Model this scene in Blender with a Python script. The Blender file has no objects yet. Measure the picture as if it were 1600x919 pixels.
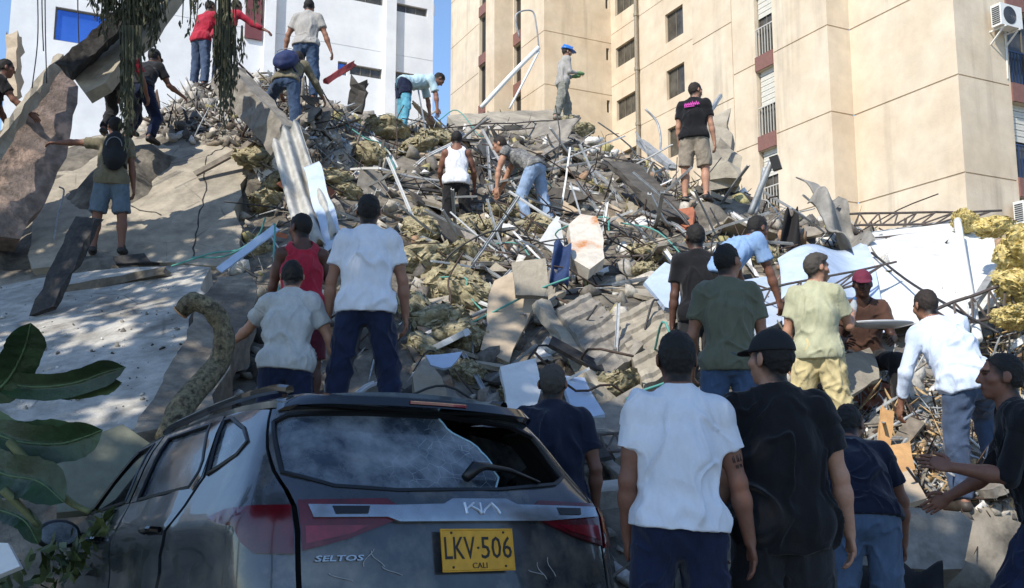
import bpy, bmesh, math, random
import numpy as np
from mathutils import Vector, Matrix
from mathutils.geometry import delaunay_2d_cdt

# ------------------------------------------------------------------ camera, sky, sun, exposure
SC = bpy.context.scene
COL = SC.collection
PIT = math.atan(246 / 1600.0)
CAM = np.array([0, 0, 1.3])
FWD = np.array([0, math.cos(PIT), math.sin(PIT)])
UPV = np.array([0, -math.sin(PIT), math.cos(PIT)])
RGT = np.array([1.0, 0, 0])
cam_data = bpy.data.cameras.new('camera')
cam_data.sensor_width = 36.0
cam_data.lens = 36.0
cam_data.clip_start = 0.05
cam_data.clip_end = 800
cam = bpy.data.objects.new('camera', cam_data)
cam.location = CAM
cam.rotation_euler = (math.pi / 2 + PIT, 0, 0)
COL.objects.link(cam)
SC.camera = cam

SUN_EL = math.radians(43)
SUN_H = np.array([-0.58, -0.815]); SUN_H = SUN_H / np.linalg.norm(SUN_H)
SUN = np.array([SUN_H[0] * math.cos(SUN_EL), SUN_H[1] * math.cos(SUN_EL), math.sin(SUN_EL)])
world = bpy.data.worlds.new('World')
SC.world = world
world.use_nodes = True
wn = world.node_tree.nodes
sky = wn.new('ShaderNodeTexSky')
sky.sky_type = 'NISHITA'
sky.sun_disc = False
sky.sun_elevation = SUN_EL
sky.sun_rotation = math.atan2(SUN_H[0], SUN_H[1])
sky.air_density = 1.0
sky.dust_density = 0.15
sky.ozone_density = 4.0
bg = wn['Background']
bg.inputs['Strength'].default_value = 0.14
world.node_tree.links.new(sky.outputs[0], bg.inputs['Color'])
sun_data = bpy.data.lights.new('sun', 'SUN')
sun_data.energy = 3.3
sun_data.angle = math.radians(0.5)
sun_data.color = (1.0, 0.93, 0.82)
sun = bpy.data.objects.new('sun', sun_data)
sun.rotation_euler = Vector(SUN).to_track_quat('Z', 'Y').to_euler()
sun.location = (-20, -30, 40)
COL.objects.link(sun)
SC.view_settings.view_transform = 'Standard'
SC.view_settings.look = 'None'
SC.view_settings.exposure = 0.78
SC.view_settings.gamma = 1.0
SC.render.engine = 'CYCLES'
SC.cycles.max_bounces = 6
SC.cycles.diffuse_bounces = 3
SC.cycles.glossy_bounces = 3
SC.cycles.transmission_bounces = 4
SC.cycles.transparent_max_bounces = 8
SC.cycles.use_denoising = True

# ------------------------------------------------------------------ geometry helpers
def W(u, v, d):
    """world point seen at photo position (u, v) at axial distance d"""
    return CAM + d * (FWD + RGT * (u - 800) / 1600.0 + UPV * (459.5 - v) / 1600.0)

def project(p):
    q = np.asarray(p, float) - CAM
    z = q @ FWD
    return np.stack([800 + 1600 * (q @ RGT) / z, 459.5 - 1600 * (q @ UPV) / z, z], -1)

def nrm(v):
    v = np.asarray(v, float)
    return v / (np.linalg.norm(v) + 1e-12)

def lin(h):
    """'#rrggbb' -> linear rgb"""
    h = h.lstrip('#')
    c = [int(h[i:i + 2], 16) / 255 for i in (0, 2, 4)]
    return tuple(x / 12.92 if x <= .04045 else ((x + .055) / 1.055) ** 2.4 for x in c)

def mesh_from(name, V, F, smooth=False, mat_idx=None, cols=None):
    me = bpy.data.meshes.new(name)
    V = np.asarray(V, np.float32)
    if isinstance(F, np.ndarray):
        k = F.shape[1]
        me.vertices.add(len(V)); me.vertices.foreach_set('co', V.ravel())
        me.loops.add(F.size); me.loops.foreach_set('vertex_index', F.astype(np.int32).ravel())
        me.polygons.add(len(F))
        me.polygons.foreach_set('loop_start', np.arange(0, F.size, k, dtype=np.int32))
        me.polygons.foreach_set('loop_total', np.full(len(F), k, np.int32))
        me.update(calc_edges=True)
        me.validate()
    else:
        me.from_pydata([tuple(map(float, p)) for p in V], [], [tuple(map(int, f)) for f in F])
    if smooth:
        me.polygons.foreach_set('use_smooth', np.ones(len(me.polygons), bool))
    if mat_idx is not None:
        me.polygons.foreach_set('material_index', np.asarray(mat_idx, np.int32))
    if cols is not None:
        a = me.color_attributes.new('Col', 'FLOAT_COLOR', 'POINT')
        cc = np.ones((len(V), 4), np.float32); cc[:, :3] = cols
        a.data.foreach_set('color', cc.ravel())
    me.update()
    return me

def link(name, me, mats=None, parent=None, loc=None):
    o = bpy.data.objects.new(name, me)
    COL.objects.link(o)
    if mats is not None and me is not None:
        for m in (mats if isinstance(mats, (list, tuple)) else [mats]):
            if m.name not in [x.name for x in me.materials if x]:
                me.materials.append(m)
    if parent is not None:
        o.parent = parent
        if loc is None and parent.parent is None:      # parts are modelled in world coordinates
            o.matrix_parent_inverse = Matrix.Translation(-parent.location)
    if loc is not None:
        o.location = loc
    return o

def tag(o, label=None, cat=None, group=None, kind=None):
    if label: o['label'] = label
    if cat: o['category'] = cat
    if group: o['group'] = group
    if kind or cat: o['kind'] = kind or 'thing'
    return o

def empty(name, loc):
    o = bpy.data.objects.new(name, None)
    o.empty_display_size = .1
    o.location = loc
    COL.objects.link(o)
    return o

class MB:
    """collects simple solids into one mesh"""
    def __init__(s): s.V = []; s.F = []; s.n = 0; s.C = []
    def add(s, V, F, c=None):
        V = np.asarray(V, float)
        s.V.append(V); s.F.extend([tuple(i + s.n for i in f) for f in F]); s.n += len(V)
        s.C.append(np.tile(np.array(c if c is not None else (1, 1, 1), float), (len(V), 1)))
    def box(s, a, b, ax=None, c=None):
        """axis box a..b, or centre a, half sizes b, axes ax"""
        if ax is None:
            a = np.asarray(a, float); b = np.asarray(b, float)
            ce = (a + b) / 2; h = (b - a) / 2; ax = np.eye(3)
        else:
            ce = np.asarray(a, float); h = np.asarray(b, float); ax = np.asarray(ax, float)
        V = [ce + ax[0] * h[0] * i + ax[1] * h[1] * j + ax[2] * h[2] * k for i in (-1, 1) for j in (-1, 1) for k in (-1, 1)]
        s.add(V, [(0, 1, 3, 2), (4, 6, 7, 5), (0, 4, 5, 1), (2, 3, 7, 6), (0, 2, 6, 4), (1, 5, 7, 3)], c)
    def tube(s, pts, r, n=6, c=None, cap=True):
        V, F = tube_vf(pts, r, n, cap)
        s.add(V, F, c)
    def bar(s, p, q, w, t, up=(0, 0, 1), c=None):
        p = np.asarray(p, float); q = np.asarray(q, float)
        d = nrm(q - p); u = np.asarray(up, float); x = nrm(np.cross(d, u)); y = np.cross(x, d)
        s.box((p + q) / 2, (np.linalg.norm(q - p) / 2, w / 2, t / 2), (d, x, y), c)
    def build(s, name, mats, parent=None, loc=None, smooth=False, cols=False):
        V = np.concatenate(s.V)
        if loc is not None: V = V - np.asarray(loc)
        me = mesh_from(name, V, s.F, smooth, cols=np.concatenate(s.C) if cols else None)
        return link(name, me, mats, parent, loc)

def tube_vf(pts, r, n=6, cap=True):
    P = np.asarray(pts, float); m = len(P)
    r = np.broadcast_to(np.asarray(r, float), (m,))
    T = np.gradient(P, axis=0); T /= np.linalg.norm(T, axis=1, keepdims=True) + 1e-12
    up = np.array([0, 0, 1.0]) if abs(T[0][2]) < .9 else np.array([1.0, 0, 0])
    x = nrm(np.cross(T[0], up)); V = []
    for i in range(m):
        x = nrm(x - T[i] * (x @ T[i])); y = np.cross(T[i], x)
        a = np.arange(n) * 2 * np.pi / n
        V.append(P[i] + r[i] * (np.cos(a)[:, None] * x + np.sin(a)[:, None] * y))
    F = []
    for i in range(m - 1):
        for j in range(n):
            k = (j + 1) % n
            F.append((i * n + j, i * n + k, (i + 1) * n + k, (i + 1) * n + j))
    if cap:
        F.append(tuple(range(n))[::-1]); F.append(tuple(range((m - 1) * n, m * n)))
    return np.concatenate(V), F

def spline(pts, n):
    """Catmull-Rom through the points"""
    P = np.asarray(pts, float)
    if len(P) < 3:
        t = np.linspace(0, 1, n)[:, None]; return P[0] * (1 - t) + P[-1] * t
    Q = np.vstack([2 * P[0] - P[1], P, 2 * P[-1] - P[-2]])
    out = []
    for t in np.linspace(0, len(P) - 1 - 1e-6, n):
        i = int(t); f = t - i
        a, b, c, d = Q[i], Q[i + 1], Q[i + 2], Q[i + 3]
        out.append(.5 * (2 * b + (c - a) * f + (2 * a - 5 * b + 4 * c - d) * f * f + (3 * b - a - 3 * c + d) * f ** 3))
    return np.array(out)

# lattice value noise in numpy (returns -1..1)
_rs = np.random.RandomState(5)
_LAT = _rs.rand(32, 32, 32).astype(np.float32) * 2 - 1
def noise3(P):
    P = np.asarray(P, np.float32)
    i = np.floor(P).astype(int); f = P - i; f = f * f * (3 - 2 * f)
    a = i & 31; b = (i + 1) & 31
    x, y, z = f[..., 0], f[..., 1], f[..., 2]
    g = lambda p, q, r: _LAT[p[..., 0], q[..., 1], r[..., 2]]
    c00 = g(a, a, a) * (1 - x) + g(b, a, a) * x; c10 = g(a, b, a) * (1 - x) + g(b, b, a) * x
    c01 = g(a, a, b) * (1 - x) + g(b, a, b) * x; c11 = g(a, b, b) * (1 - x) + g(b, b, b) * x
    return (c00 * (1 - y) + c10 * y) * (1 - z) + (c01 * (1 - y) + c11 * y) * z
def fbm(P, o=3):
    P = np.asarray(P, float); s = 0; a = 1.0; t = 0
    for k in range(o):
        s = s + a * noise3(P * 2 ** k + 7.3 * k); t += a; a *= .5
    return s / t

# ------------------------------------------------------------------ materials
MATS = {}
def mat(name, col, rough=.8, var=0.0, vscale=3.0, col2=None, bump=0.0, bscale=30.0, metal=0.0, attr=False, spec=.5,
        stretch=None, streak=None, coat=0.0, sheen=0.0, mottle=None, crease=0.0, cracks=None):
    """procedural material: colour, second colour by noise, relief, optional streaks"""
    if name in MATS: return MATS[name]
    m = bpy.data.materials.new(name); m.use_nodes = True
    nt = m.node_tree; N = nt.nodes; L = nt.links; b = N['Principled BSDF']
    if isinstance(col, str): col = lin(col)
    if isinstance(col2, str): col2 = lin(col2)
    b.inputs['Roughness'].default_value = rough
    b.inputs['Metallic'].default_value = metal
    b.inputs['Specular IOR Level'].default_value = spec
    b.inputs['Coat Weight'].default_value = coat
    b.inputs['Sheen Weight'].default_value = sheen
    tc = N.new('ShaderNodeTexCoord'); src = tc.outputs['Object']
    if stretch:
        mp = N.new('ShaderNodeMapping'); mp.inputs['Scale'].default_value = stretch
        L.new(src, mp.inputs['Vector']); vec = mp.outputs[0]
    else: vec = src
    def mixc(a, bb, fac, mode='MIX'):
        x = N.new('ShaderNodeMix'); x.data_type = 'RGBA'; x.blend_type = mode
        for s_, v_ in ((6, a), (7, bb)):
            if hasattr(v_, 'links'): L.new(v_, x.inputs[s_])
            else: x.inputs[s_].default_value = (*v_, 1)
        if hasattr(fac, 'links'): L.new(fac, x.inputs[0])
        else: x.inputs[0].default_value = fac
        return x.outputs[2]
    def nz(scale, det=5, v=None, lo=.35, hi=.65):
        t = N.new('ShaderNodeTexNoise'); t.inputs['Scale'].default_value = scale; t.inputs['Detail'].default_value = det
        t.inputs['Roughness'].default_value = .62
        L.new(v if v is not None else vec, t.inputs['Vector'])
        r = N.new('ShaderNodeMapRange'); r.inputs[1].default_value = lo; r.inputs[2].default_value = hi
        L.new(t.outputs[0], r.inputs[0]); return r.outputs[0], t.outputs[0]
    out = col
    if attr:
        at = N.new('ShaderNodeAttribute'); at.attribute_name = 'Col'; out = at.outputs['Color']
        out = mixc(out, col, 1.0, 'MULTIPLY')
    if col2 is not None:
        f, _ = nz(vscale); out = mixc(out, col2, f)
    if var:
        f, _ = nz(vscale * 3.1, 6); d = tuple(max(0, 1 - var) for _ in range(3)); u = tuple(1 + var * .5 for _ in range(3))
        out = mixc(out, mixc(d, u, f), 1.0, 'MULTIPLY')
    if mottle:      # (colour, scale, low, high): stains with shapes of their own
        f, _ = nz(mottle[1], 7, src, mottle[2], mottle[3]); out = mixc(out, lin(mottle[0]) if isinstance(mottle[0], str) else mottle[0], f)
    if streak:      # (colour, amount): rain streaks down a wall
        mp2 = N.new('ShaderNodeMapping'); mp2.inputs['Scale'].default_value = (1.6, 1.6, .09); L.new(src, mp2.inputs['Vector'])
        f, _ = nz(1.0, 6, mp2.outputs[0], .54, .80)
        g, _ = nz(.22, 3, src, .42, .64)
        mm = N.new('ShaderNodeMath'); mm.operation = 'MULTIPLY'; L.new(f, mm.inputs[0]); L.new(g, mm.inputs[1])
        m3 = N.new('ShaderNodeMath'); m3.operation = 'MULTIPLY'; L.new(mm.outputs[0], m3.inputs[0]); m3.inputs[1].default_value = streak[1]
        out = mixc(out, lin(streak[0]), m3.outputs[0])
    if cracks:      # (colour, scale, width): net of fine cracks
        vo = N.new('ShaderNodeTexVoronoi'); vo.feature = 'DISTANCE_TO_EDGE'; vo.inputs['Scale'].default_value = cracks[1]; L.new(src, vo.inputs['Vector'])
        r_ = N.new('ShaderNodeMapRange'); r_.inputs[1].default_value = 0; r_.inputs[2].default_value = cracks[2]; r_.inputs[3].default_value = .7; r_.inputs[4].default_value = 0; L.new(vo.outputs[0], r_.inputs[0])
        f, _ = nz(1.6, 3, src, .46, .62); mm = N.new('ShaderNodeMath'); mm.operation = 'MULTIPLY'; L.new(r_.outputs[0], mm.inputs[0]); L.new(f, mm.inputs[1]); out = mixc(out, lin(cracks[0]), mm.outputs[0])
    if hasattr(out, 'links'): L.new(out, b.inputs['Base Color'])
    else: b.inputs['Base Color'].default_value = (*out, 1)
    if bump:
        _, h = nz(bscale, 6)
        bp = N.new('ShaderNodeBump'); bp.inputs['Strength'].default_value = bump; bp.inputs['Distance'].default_value = .3 / bscale
        L.new(h, bp.inputs['Height']); L.new(bp.outputs[0], b.inputs['Normal'])
        if crease:      # sharp cloth creases
            t = N.new('ShaderNodeTexNoise'); t.noise_type = 'RIDGED_MULTIFRACTAL'; t.inputs['Scale'].default_value = 4.2; t.inputs['Detail'].default_value = 3; t.inputs['Distortion'].default_value = .9; L.new(vec, t.inputs['Vector'])
            b2 = N.new('ShaderNodeBump'); b2.inputs['Strength'].default_value = crease; b2.inputs['Distance'].default_value = .07; L.new(t.outputs[0], b2.inputs['Height']); L.new(bp.outputs[0], b2.inputs['Normal']); L.new(b2.outputs[0], b.inputs['Normal'])
    MATS[name] = m
    return m

def glass_mat(name, col, rough=.05, trans=.0, alpha=1.0):
    m = mat(name, col, rough)
    b = m.node_tree.nodes['Principled BSDF']
    b.inputs['Transmission Weight'].default_value = trans
    b.inputs['Alpha'].default_value = alpha
    b.inputs['IOR'].default_value = 1.45
    return m
# ------------------------------------------------------------------ ground and buildings
m_ground = mat('asphalt_dusty', '#5b5852', .95, .35, .8, '#7b766c', .6, 25)
g = MB(); g.box((-250, -250, -.5), (250, 250, 0))
tag(g.build('ground', m_ground), kind='structure')

AD = np.array([-.438, .899, 0]); BD = np.array([.899, .438, 0])      # the two facade directions (away from the viewer)
AN = np.array([-.899, -.438, 0]); BN = np.array([.438, -.899, 0])    # their outward normals
ZUP = np.array([0, 0, 1.0])

def on_plane(u, v, K, n, D):
    """(distance along the facade from K, height) of a facade point"""
    r = W(u, v, 1.0) - CAM
    t = ((np.array([K[0], K[1], 0]) - CAM) @ n) / (r @ n)
    p = CAM + r * t
    return float((p - np.array([K[0], K[1], 0])) @ D), float(p[2])

class Facade:
    """wall plane with real openings and recessed joints"""
    def __init__(s, K, D, n, length, z0, z1):
        s.K = np.array([K[0], K[1], 0.0]); s.D = np.asarray(D, float); s.n = np.asarray(n, float)
        s.L = length; s.z0 = z0; s.z1 = z1; s.op = []; s.jt = []
    def P(s, t, z, out=0.0): return s.K + s.D * t + s.n * out + ZUP * z
    def opening(s, t0, t1, z0, z1, depth=.16): s.op.append((min(t0, t1), max(t0, t1), z0, z1, depth))
    def joint(s, z, w=.045, depth=.035): s.op.append((-.001, s.L + .001, z - w / 2, z + w / 2, depth))
    def vjoint(s, t, w=.05, depth=.035): s.op.append((t - w / 2, t + w / 2, s.z0, s.z1, depth))
    def mesh(s, mb):
        ts = sorted({0.0, s.L} | {min(max(x, 0), s.L) for o in s.op for x in o[:2]})
        zs = sorted({s.z0, s.z1} | {min(max(x, s.z0), s.z1) for o in s.op for x in o[2:4]})
        ts = [t for i, t in enumerate(ts) if i == 0 or t - ts[i - 1] > 1e-4]
        zs = [t for i, t in enumerate(zs) if i == 0 or t - zs[i - 1] > 1e-4]
        nt, nz = len(ts) - 1, len(zs) - 1
        dep = np.zeros((nt, nz))
        for o in s.op:
            for i in range(nt):
                for j in range(nz):
                    if o[0] < (ts[i] + ts[i + 1]) / 2 < o[1] and o[2] < (zs[j] + zs[j + 1]) / 2 < o[3]:
                        dep[i, j] = max(dep[i, j], o[4])
        for i in range(nt):
            for j in range(nz):
                d = -dep[i, j]
                if dep[i, j] < .1 or dep[i, j] < .5:
                    mb.add([s.P(ts[i], zs[j], d), s.P(ts[i + 1], zs[j], d), s.P(ts[i + 1], zs[j + 1], d), s.P(ts[i], zs[j + 1], d)], [(0, 1, 2, 3)])
                if i + 1 < nt and abs(dep[i, j] - dep[i + 1, j]) > 1e-4:
                    e = -dep[i + 1, j]
                    mb.add([s.P(ts[i + 1], zs[j], d), s.P(ts[i + 1], zs[j], e), s.P(ts[i + 1], zs[j + 1], e), s.P(ts[i + 1], zs[j + 1], d)], [(0, 1, 2, 3)])
                if j + 1 < nz and abs(dep[i, j] - dep[i, j + 1]) > 1e-4:
                    e = -dep[i, j + 1]
                    mb.add([s.P(ts[i], zs[j + 1], d), s.P(ts[i], zs[j + 1], e), s.P(ts[i + 1], zs[j + 1], e), s.P(ts[i + 1], zs[j + 1], d)], [(0, 1, 2, 3)])

m_beige = mat('beige_plaster', '#cbb9a0', .9, .10, .5, '#d3c5af', .3, 14, streak=('#6f6659', .75))
m_dark = mat('dark_opening', '#2a2622', .6, .2, 2)
m_brown = mat('brown_spandrel', '#7d5850', .75, .15, 3, bump=.15)
m_frame = mat('window_frame_grey', '#6c665c', .5)
m_pane = mat('window_glass', '#5d5a52', .12, .25, 1.2, '#38352f')
m_blind = mat('white_blind', '#c9c6bb', .7, .1, 4)
m_rail = mat('white_railing', '#b9b6ae', .5)
m_bluerail = mat('blue_railing', '#27395e', .5)
m_white = mat('white_painted_wall', '#e4e5e6', .85, .05, .6, '#d8dadd', .15, 12, streak=('#a3a39c', .22))
m_whitefr = mat('white_paint', '#dcdcd8', .55, .06, 4)
m_blueglass = mat('blue_reflecting_glass', '#3d68b8', .06, .12, .4, '#4f7ccb', metal=.55)
m_maroon = mat('maroon_panel', '#6d3b40', .7, .15, 2)
m_pipe = mat('grey_pipe', '#8b8272', .6, .2, 3)

def window(parent, fc, t0, t1, z0, z1, rec=.14, mull=1, pane=None, blind=0.0, rail=None, bars=True):
    """window part (frame) > panes; optional blind and railing"""
    t0, t1 = min(t0, t1), max(t0, t1)
    f = MB(); w = .055
    def bx(mb, a0, a1, b0, b1, o0, o1):
        c = fc.P((a0 + a1) / 2, (b0 + b1) / 2, (o0 + o1) / 2)
        mb.box(c, ((a1 - a0) / 2, (o1 - o0) / 2, (b1 - b0) / 2), (fc.D, fc.n, ZUP))
    e = .004
    bx(f, t0 + e, t0 + w, z0 + e, z1 - e, -rec + .02, -rec + .07); bx(f, t1 - w, t1 - e, z0 + e, z1 - e, -rec + .02, -rec + .07)
    bx(f, t0 + w, t1 - w, z0 + e, z0 + w, -rec + .02, -rec + .07); bx(f, t0 + w, t1 - w, z1 - w, z1 - e, -rec + .02, -rec + .07)
    xs = np.linspace(t0 + w, t1 - w, mull + 1)
    for x in xs[1:-1]: bx(f, x - .02, x + .02, z0 + w, z1 - w, -rec + .022, -rec + .068)
    o = f.build('window', m_frame, parent)
    for i in range(mull):
        p = MB(); bx(p, xs[i] + .02, xs[i + 1] - .02, z0 + w, z1 - w, -rec + .026, -rec + .036)
        p.build('pane', pane or m_pane, o)
    if blind:
        p = MB(); n = max(3, int((z1 - z0) * blind / .09)); h = (z1 - z0) * blind / n
        for k in range(n): bx(p, t0 + w, t1 - w, z1 - (k + 1) * h + .012, z1 - k * h, -rec + .075, -rec + .09 + .012 * (k % 2))
        p.build('blind', m_blind, o)
    if rail is not None:
        p = MB(); h = (z1 - z0) * .43; nb = max(3, int((t1 - t0) / .14))
        for k in range(nb + 1):
            x = t0 + .03 + (t1 - t0 - .06) * k / nb
            bx(p, x - .012, x + .012, z0 + .01, z0 + h, -.06, -.035)
        bx(p, t0, t1, z0 + h, z0 + h + .04, -.065, -.03)
        p.build('railing', rail, o)
    return o

# --- beige apartment block -------------------------------------------------------------
K1 = (12.76, 28.0); K2 = (10.98, 31.65); K3 = (10.13, 31.23)
FL = 2.89; ZJ = 9.08; HB = 44.0
beige = empty('apartment_block', (9, 38, 0))
tag(beige, 'tall beige apartment block with stained walls and stepped corners', 'building')
wall = MB()
KB = lambda K, D, t: (K[0] + D[0] * t, K[1] + D[1] * t)
def fac(K, D, n, L): return Facade(K, D, n, L, -.2, HB)
todo = []
# B face at the right (K1 going right)
f = fac(K1, BD, BN, 14.0)
tB, _ = on_plane(1572, 60, K1, BN, BD)
for k in range(-3, 12): f.op.append((-.001, tB - .02, ZJ + k * FL - .02, ZJ + k * FL + .02, .035))
zw = [on_plane(1585, v, K1, BN, BD)[1] for v in (130, 12, 275, 157)]
wr = []
for k in range(-2, 9):
    z0, z1 = zw[0] + (k) * FL, zw[0] + (k) * FL + 2.3
    f.opening(tB + .05, tB + 1.9, z0, z1, .3); wr.append((tB + .05, tB + 1.9, z0, z1))
f.mesh(wall)
for k, (a, b, c, d) in enumerate(wr):
    if k < 5: window(beige, f, a, b, c, d, .28, 2, blind=.5 if k % 2 else 0, rail=m_bluerail)
def spandrel(c, h, ax):
    b = MB(); b.box(c, h, ax); b.build('spandrel', m_brown, beige)
for (a, b, c, d) in wr[:5]:
    spandrel(f.P((a + b) / 2, d + .295, .02), ((b - a) / 2, .03, .285), (BD, BN, ZUP))
fr = f
# A face right block
f = fac(K1, AD, AN, 4.06)
for k in range(-3, 12): f.joint(ZJ + k * FL)
f.mesh(wall)
# small B return
f = fac(K3, BD, BN, .95)
for k in range(-3, 12): f.joint(ZJ + k * FL)
f.mesh(wall)
# A face middle: K3 away to u=1086
L1 = 7.18
f = fac(K3, AD, AN, L1)
ts0, _ = on_plane(1211, 150, K3, AN, AD); ts1, _ = on_plane(1183, 150, K3, AN, AD); tv, _ = on_plane(1147, 150, K3, AN, AD)
for k in range(-3, 12):
    f.op.append((-.001, ts0 - .01, ZJ + k * FL - .02, ZJ + k * FL + .02, .035))
    zc = on_plane(1165, 108, K3, AN, AD)[1] + k * FL
    f.op.append((ts1 + .05, tv - .03, zc - .02, zc + .02, .035))
    zc = on_plane(1146, 32.5, K3, AN, AD)[1] + k * FL
    f.op.append((tv + .03, L1 + .001, zc - .02, zc + .02, .035))
f.vjoint(tv, .05)
zb0 = on_plane(1183, 90, K3, AN, AD)[1]
wm = []
for k in range(-2, 5):
    f.opening(ts0, ts1, zb0 + k * FL, zb0 + k * FL + 2.36, .26); wm.append((ts0, ts1, zb0 + k * FL, zb0 + k * FL + 2.36))
f.mesh(wall)
for k, (a, b, c, d) in enumerate(wm):
    window(beige, f, a, b, c, d, .24, 2, blind=.55 if k in (1, 3) else .4, rail=m_rail)
    spandrel(f.P((a + b) / 2, d + .265, .022), ((b - a) / 2 - .003, .03, .262), (AD, AN, ZUP))
# hidden return of the middle block, then the set-back plane
E3 = KB(K3, AD, L1)
fac(E3, BD, BN * 0 + AD, 6.0).mesh(wall)
K5 = (1.66, 50.2); K4 = (5.29, 51.97)
f = fac(K4, -AD, AN, 13.0)
c1 = [on_plane(u, v, K4, AN, -AD) for u, v in ((962, 76.4), (991.5, 58), (965, 106))]
c2 = [on_plane(u, v, K4, AN, -AD) for u, v in ((1039, 24), (1066.5, 6), (1039.6, 69))]
wl = []
for k in range(-4, 4):
    for c in (c1, c2):
        hh = c[0][1] - c[2][1]
        a = (c[0][0], c[1][0], c[2][1] + k * FL, c[2][1] + hh + k * FL)
        f.opening(*a, .22); wl.append(a)
    f.joint(c2[2][1] - .55 + k * FL, .035)
f.mesh(wall)
for i, a in enumerate(wl): window(beige, f, *a, .2, 2 if i % 2 else 3)
tp, _ = on_plane(999, 100, K4, AN, -AD)
dp = MB(); dp.tube([f.P(tp, z, .16) for z in (4, 15, 25, HB)], .10, 8)
for k in range(-4, 4): dp.tube([f.P(tp, c1[0][1] + .9 + k * FL, .16), f.P(tp, c1[0][1] + 1.05 + k * FL, .16)], .13, 8)
dp.build('downpipe', m_pipe, beige)
# B face left
f = fac(K5, BD, BN, 4.04)
zl = on_plane(851, 131.2, K5, BN, BD)[1]
tsl, zsl = on_plane(953, 95, K5, BN, BD); te, zs1 = on_plane(957.5, 77, K5, BN, BD)
sl = []
for k in range(-5, 5):
    f.joint(zl + k * FL)
    f.opening(3.72, 3.9, zsl + k * FL, zs1 + k * FL, .2); sl.append((3.72, 3.9, zsl + k * FL, zs1 + k * FL))
f.mesh(wall)
for a in sl: window(beige, f, *a, .18, 1, m_dark)
# left A with strip, small B, far A
f = fac(K5, AD, AN, 3.69)
a0, _ = on_plane(814, 100, K5, AN, AD); a1, _ = on_plane(803, 100, K5, AN, AD)
wk = []
for k in range(-5, 5):
    f.op.append((-.001, a0 - .02, zl + k * FL - .02, zl + k * FL + .02, .035))
    f.opening(a0, a1, zl + k * FL + 1.1, zl + k * FL + 3.3, .25); wk.append((a0, a1, zl + k * FL + 1.1, zl + k * FL + 3.3))
f.mesh(wall)
for a in wk:
    window(beige, f, *a, .23, 1, m_dark)
    spandrel(f.P((a[0] + a[1]) / 2, a[3] + .345, .022), ((max(a[0], a[1]) - min(a[0], a[1])) / 2 - .003, .03, .34), (AD, AN, ZUP))
K7 = (-.96, 53.0)
f = fac(K7, BD, BN, 1.117); f.mesh(wall)
f = fac(K7, AD, AN, 6.2)
a0, _ = on_plane(759, 60, K7, AN, AD); a1, _ = on_plane(749, 60, K7, AN, AD)
wk = []
for k in range(-5, 5):
    z = zl - .5 + k * FL
    f.op.append((a1 + .1, 6.3, z - .02, z + .02, .035))
    f.opening(a0, a1, z + .9, z + 3.2, .25); wk.append((a0, a1, z + .9, z + 3.2))
f.mesh(wall)
for a in wk:
    window(beige, f, *a, .23, 1, m_dark)
    spandrel(f.P((a[0] + a[1]) / 2, a[3] + .295, .022), (abs(a[0] - a[1]) / 2 - .003, .03, .29), (AD, AN, ZUP))
K8 = KB(K7, AD, 6.2)
fac(K8, BD, -BN, 16).mesh(wall)
wall.build('wall', m_beige, beige)
rf = MB(); rf.box((-2, 33, HB - .5), (20, 58, HB)); rf.build('roof', m_beige, beige)

# air conditioners on the right face
m_acw = mat('appliance_white', '#dadad6', .45, .08, 5)
m_acd = mat('fan_dark', '#3a3d42', .5)
def air_con(t, z, label, sc=1.0):
    o = empty('air_conditioner', fr.P(t, z, .25)); tag(o, label, 'air conditioner', 'outdoor air conditioners on the beige wall')
    base = fr.P(t, z, .36); ax = (BD, BN, ZUP)
    def part(name, m, fn):
        b = MB(); fn(b); b.build(name, m, o)
    part('casing', m_acw, lambda b: b.box(base, (.45 * sc, .17, .33 * sc), ax))
    def fan(b):
        c = base + BN * .175 - BD * .08 * sc
        for r in (.07, .14, .21, .26):
            b.tube([c + (BD * math.cos(a) + ZUP * math.sin(a)) * r * sc for a in np.linspace(0, 2 * math.pi, 21)], .012, 4, cap=False)
        b.tube([c - BN * .01, c + BN * .004], .25 * sc, 20)
    part('fan_grille', m_acd, fan)
    def vent(b):
        for k in range(9): b.box(base - BD * .452 * sc + ZUP * (-.25 + .06 * k) * sc, (.008, .13, .018), ax)
    part('side_vent', m_acd, vent)
    def br(b):
        for s in (-.3, .3):
            b.bar(base + BD * s * sc - BN * .36 - ZUP * .36 * sc, base + BD * s * sc + BN * .2 - ZUP * .36 * sc, .04, .04)
            b.bar(base + BD * s * sc - BN * .36 - ZUP * .75 * sc, base + BD * s * sc + BN * .1 - ZUP * .38 * sc, .04, .04, up=(1, 0, 0))
    part('bracket', m_whitefr, br)
    part('pipe', m_whitefr, lambda b: b.tube([base + BD * .3 * sc - BN * .33 - ZUP * .3, base + BD * .33 * sc - BN * .34 - ZUP * .9, base + BD * .3 * sc - BN * .34 - ZUP * 1.7], .02, 6))
ta, za = on_plane(1560, 36, K1, BN, BD)
air_con(ta - .1, za, 'white air conditioner high on the beige wall beside the blue railing')
ta, za = on_plane(1588, 338, K1, BN, BD)
air_con(ta + .1, za, 'low white air conditioner above the yellow insulation at the picture edge')

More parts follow.
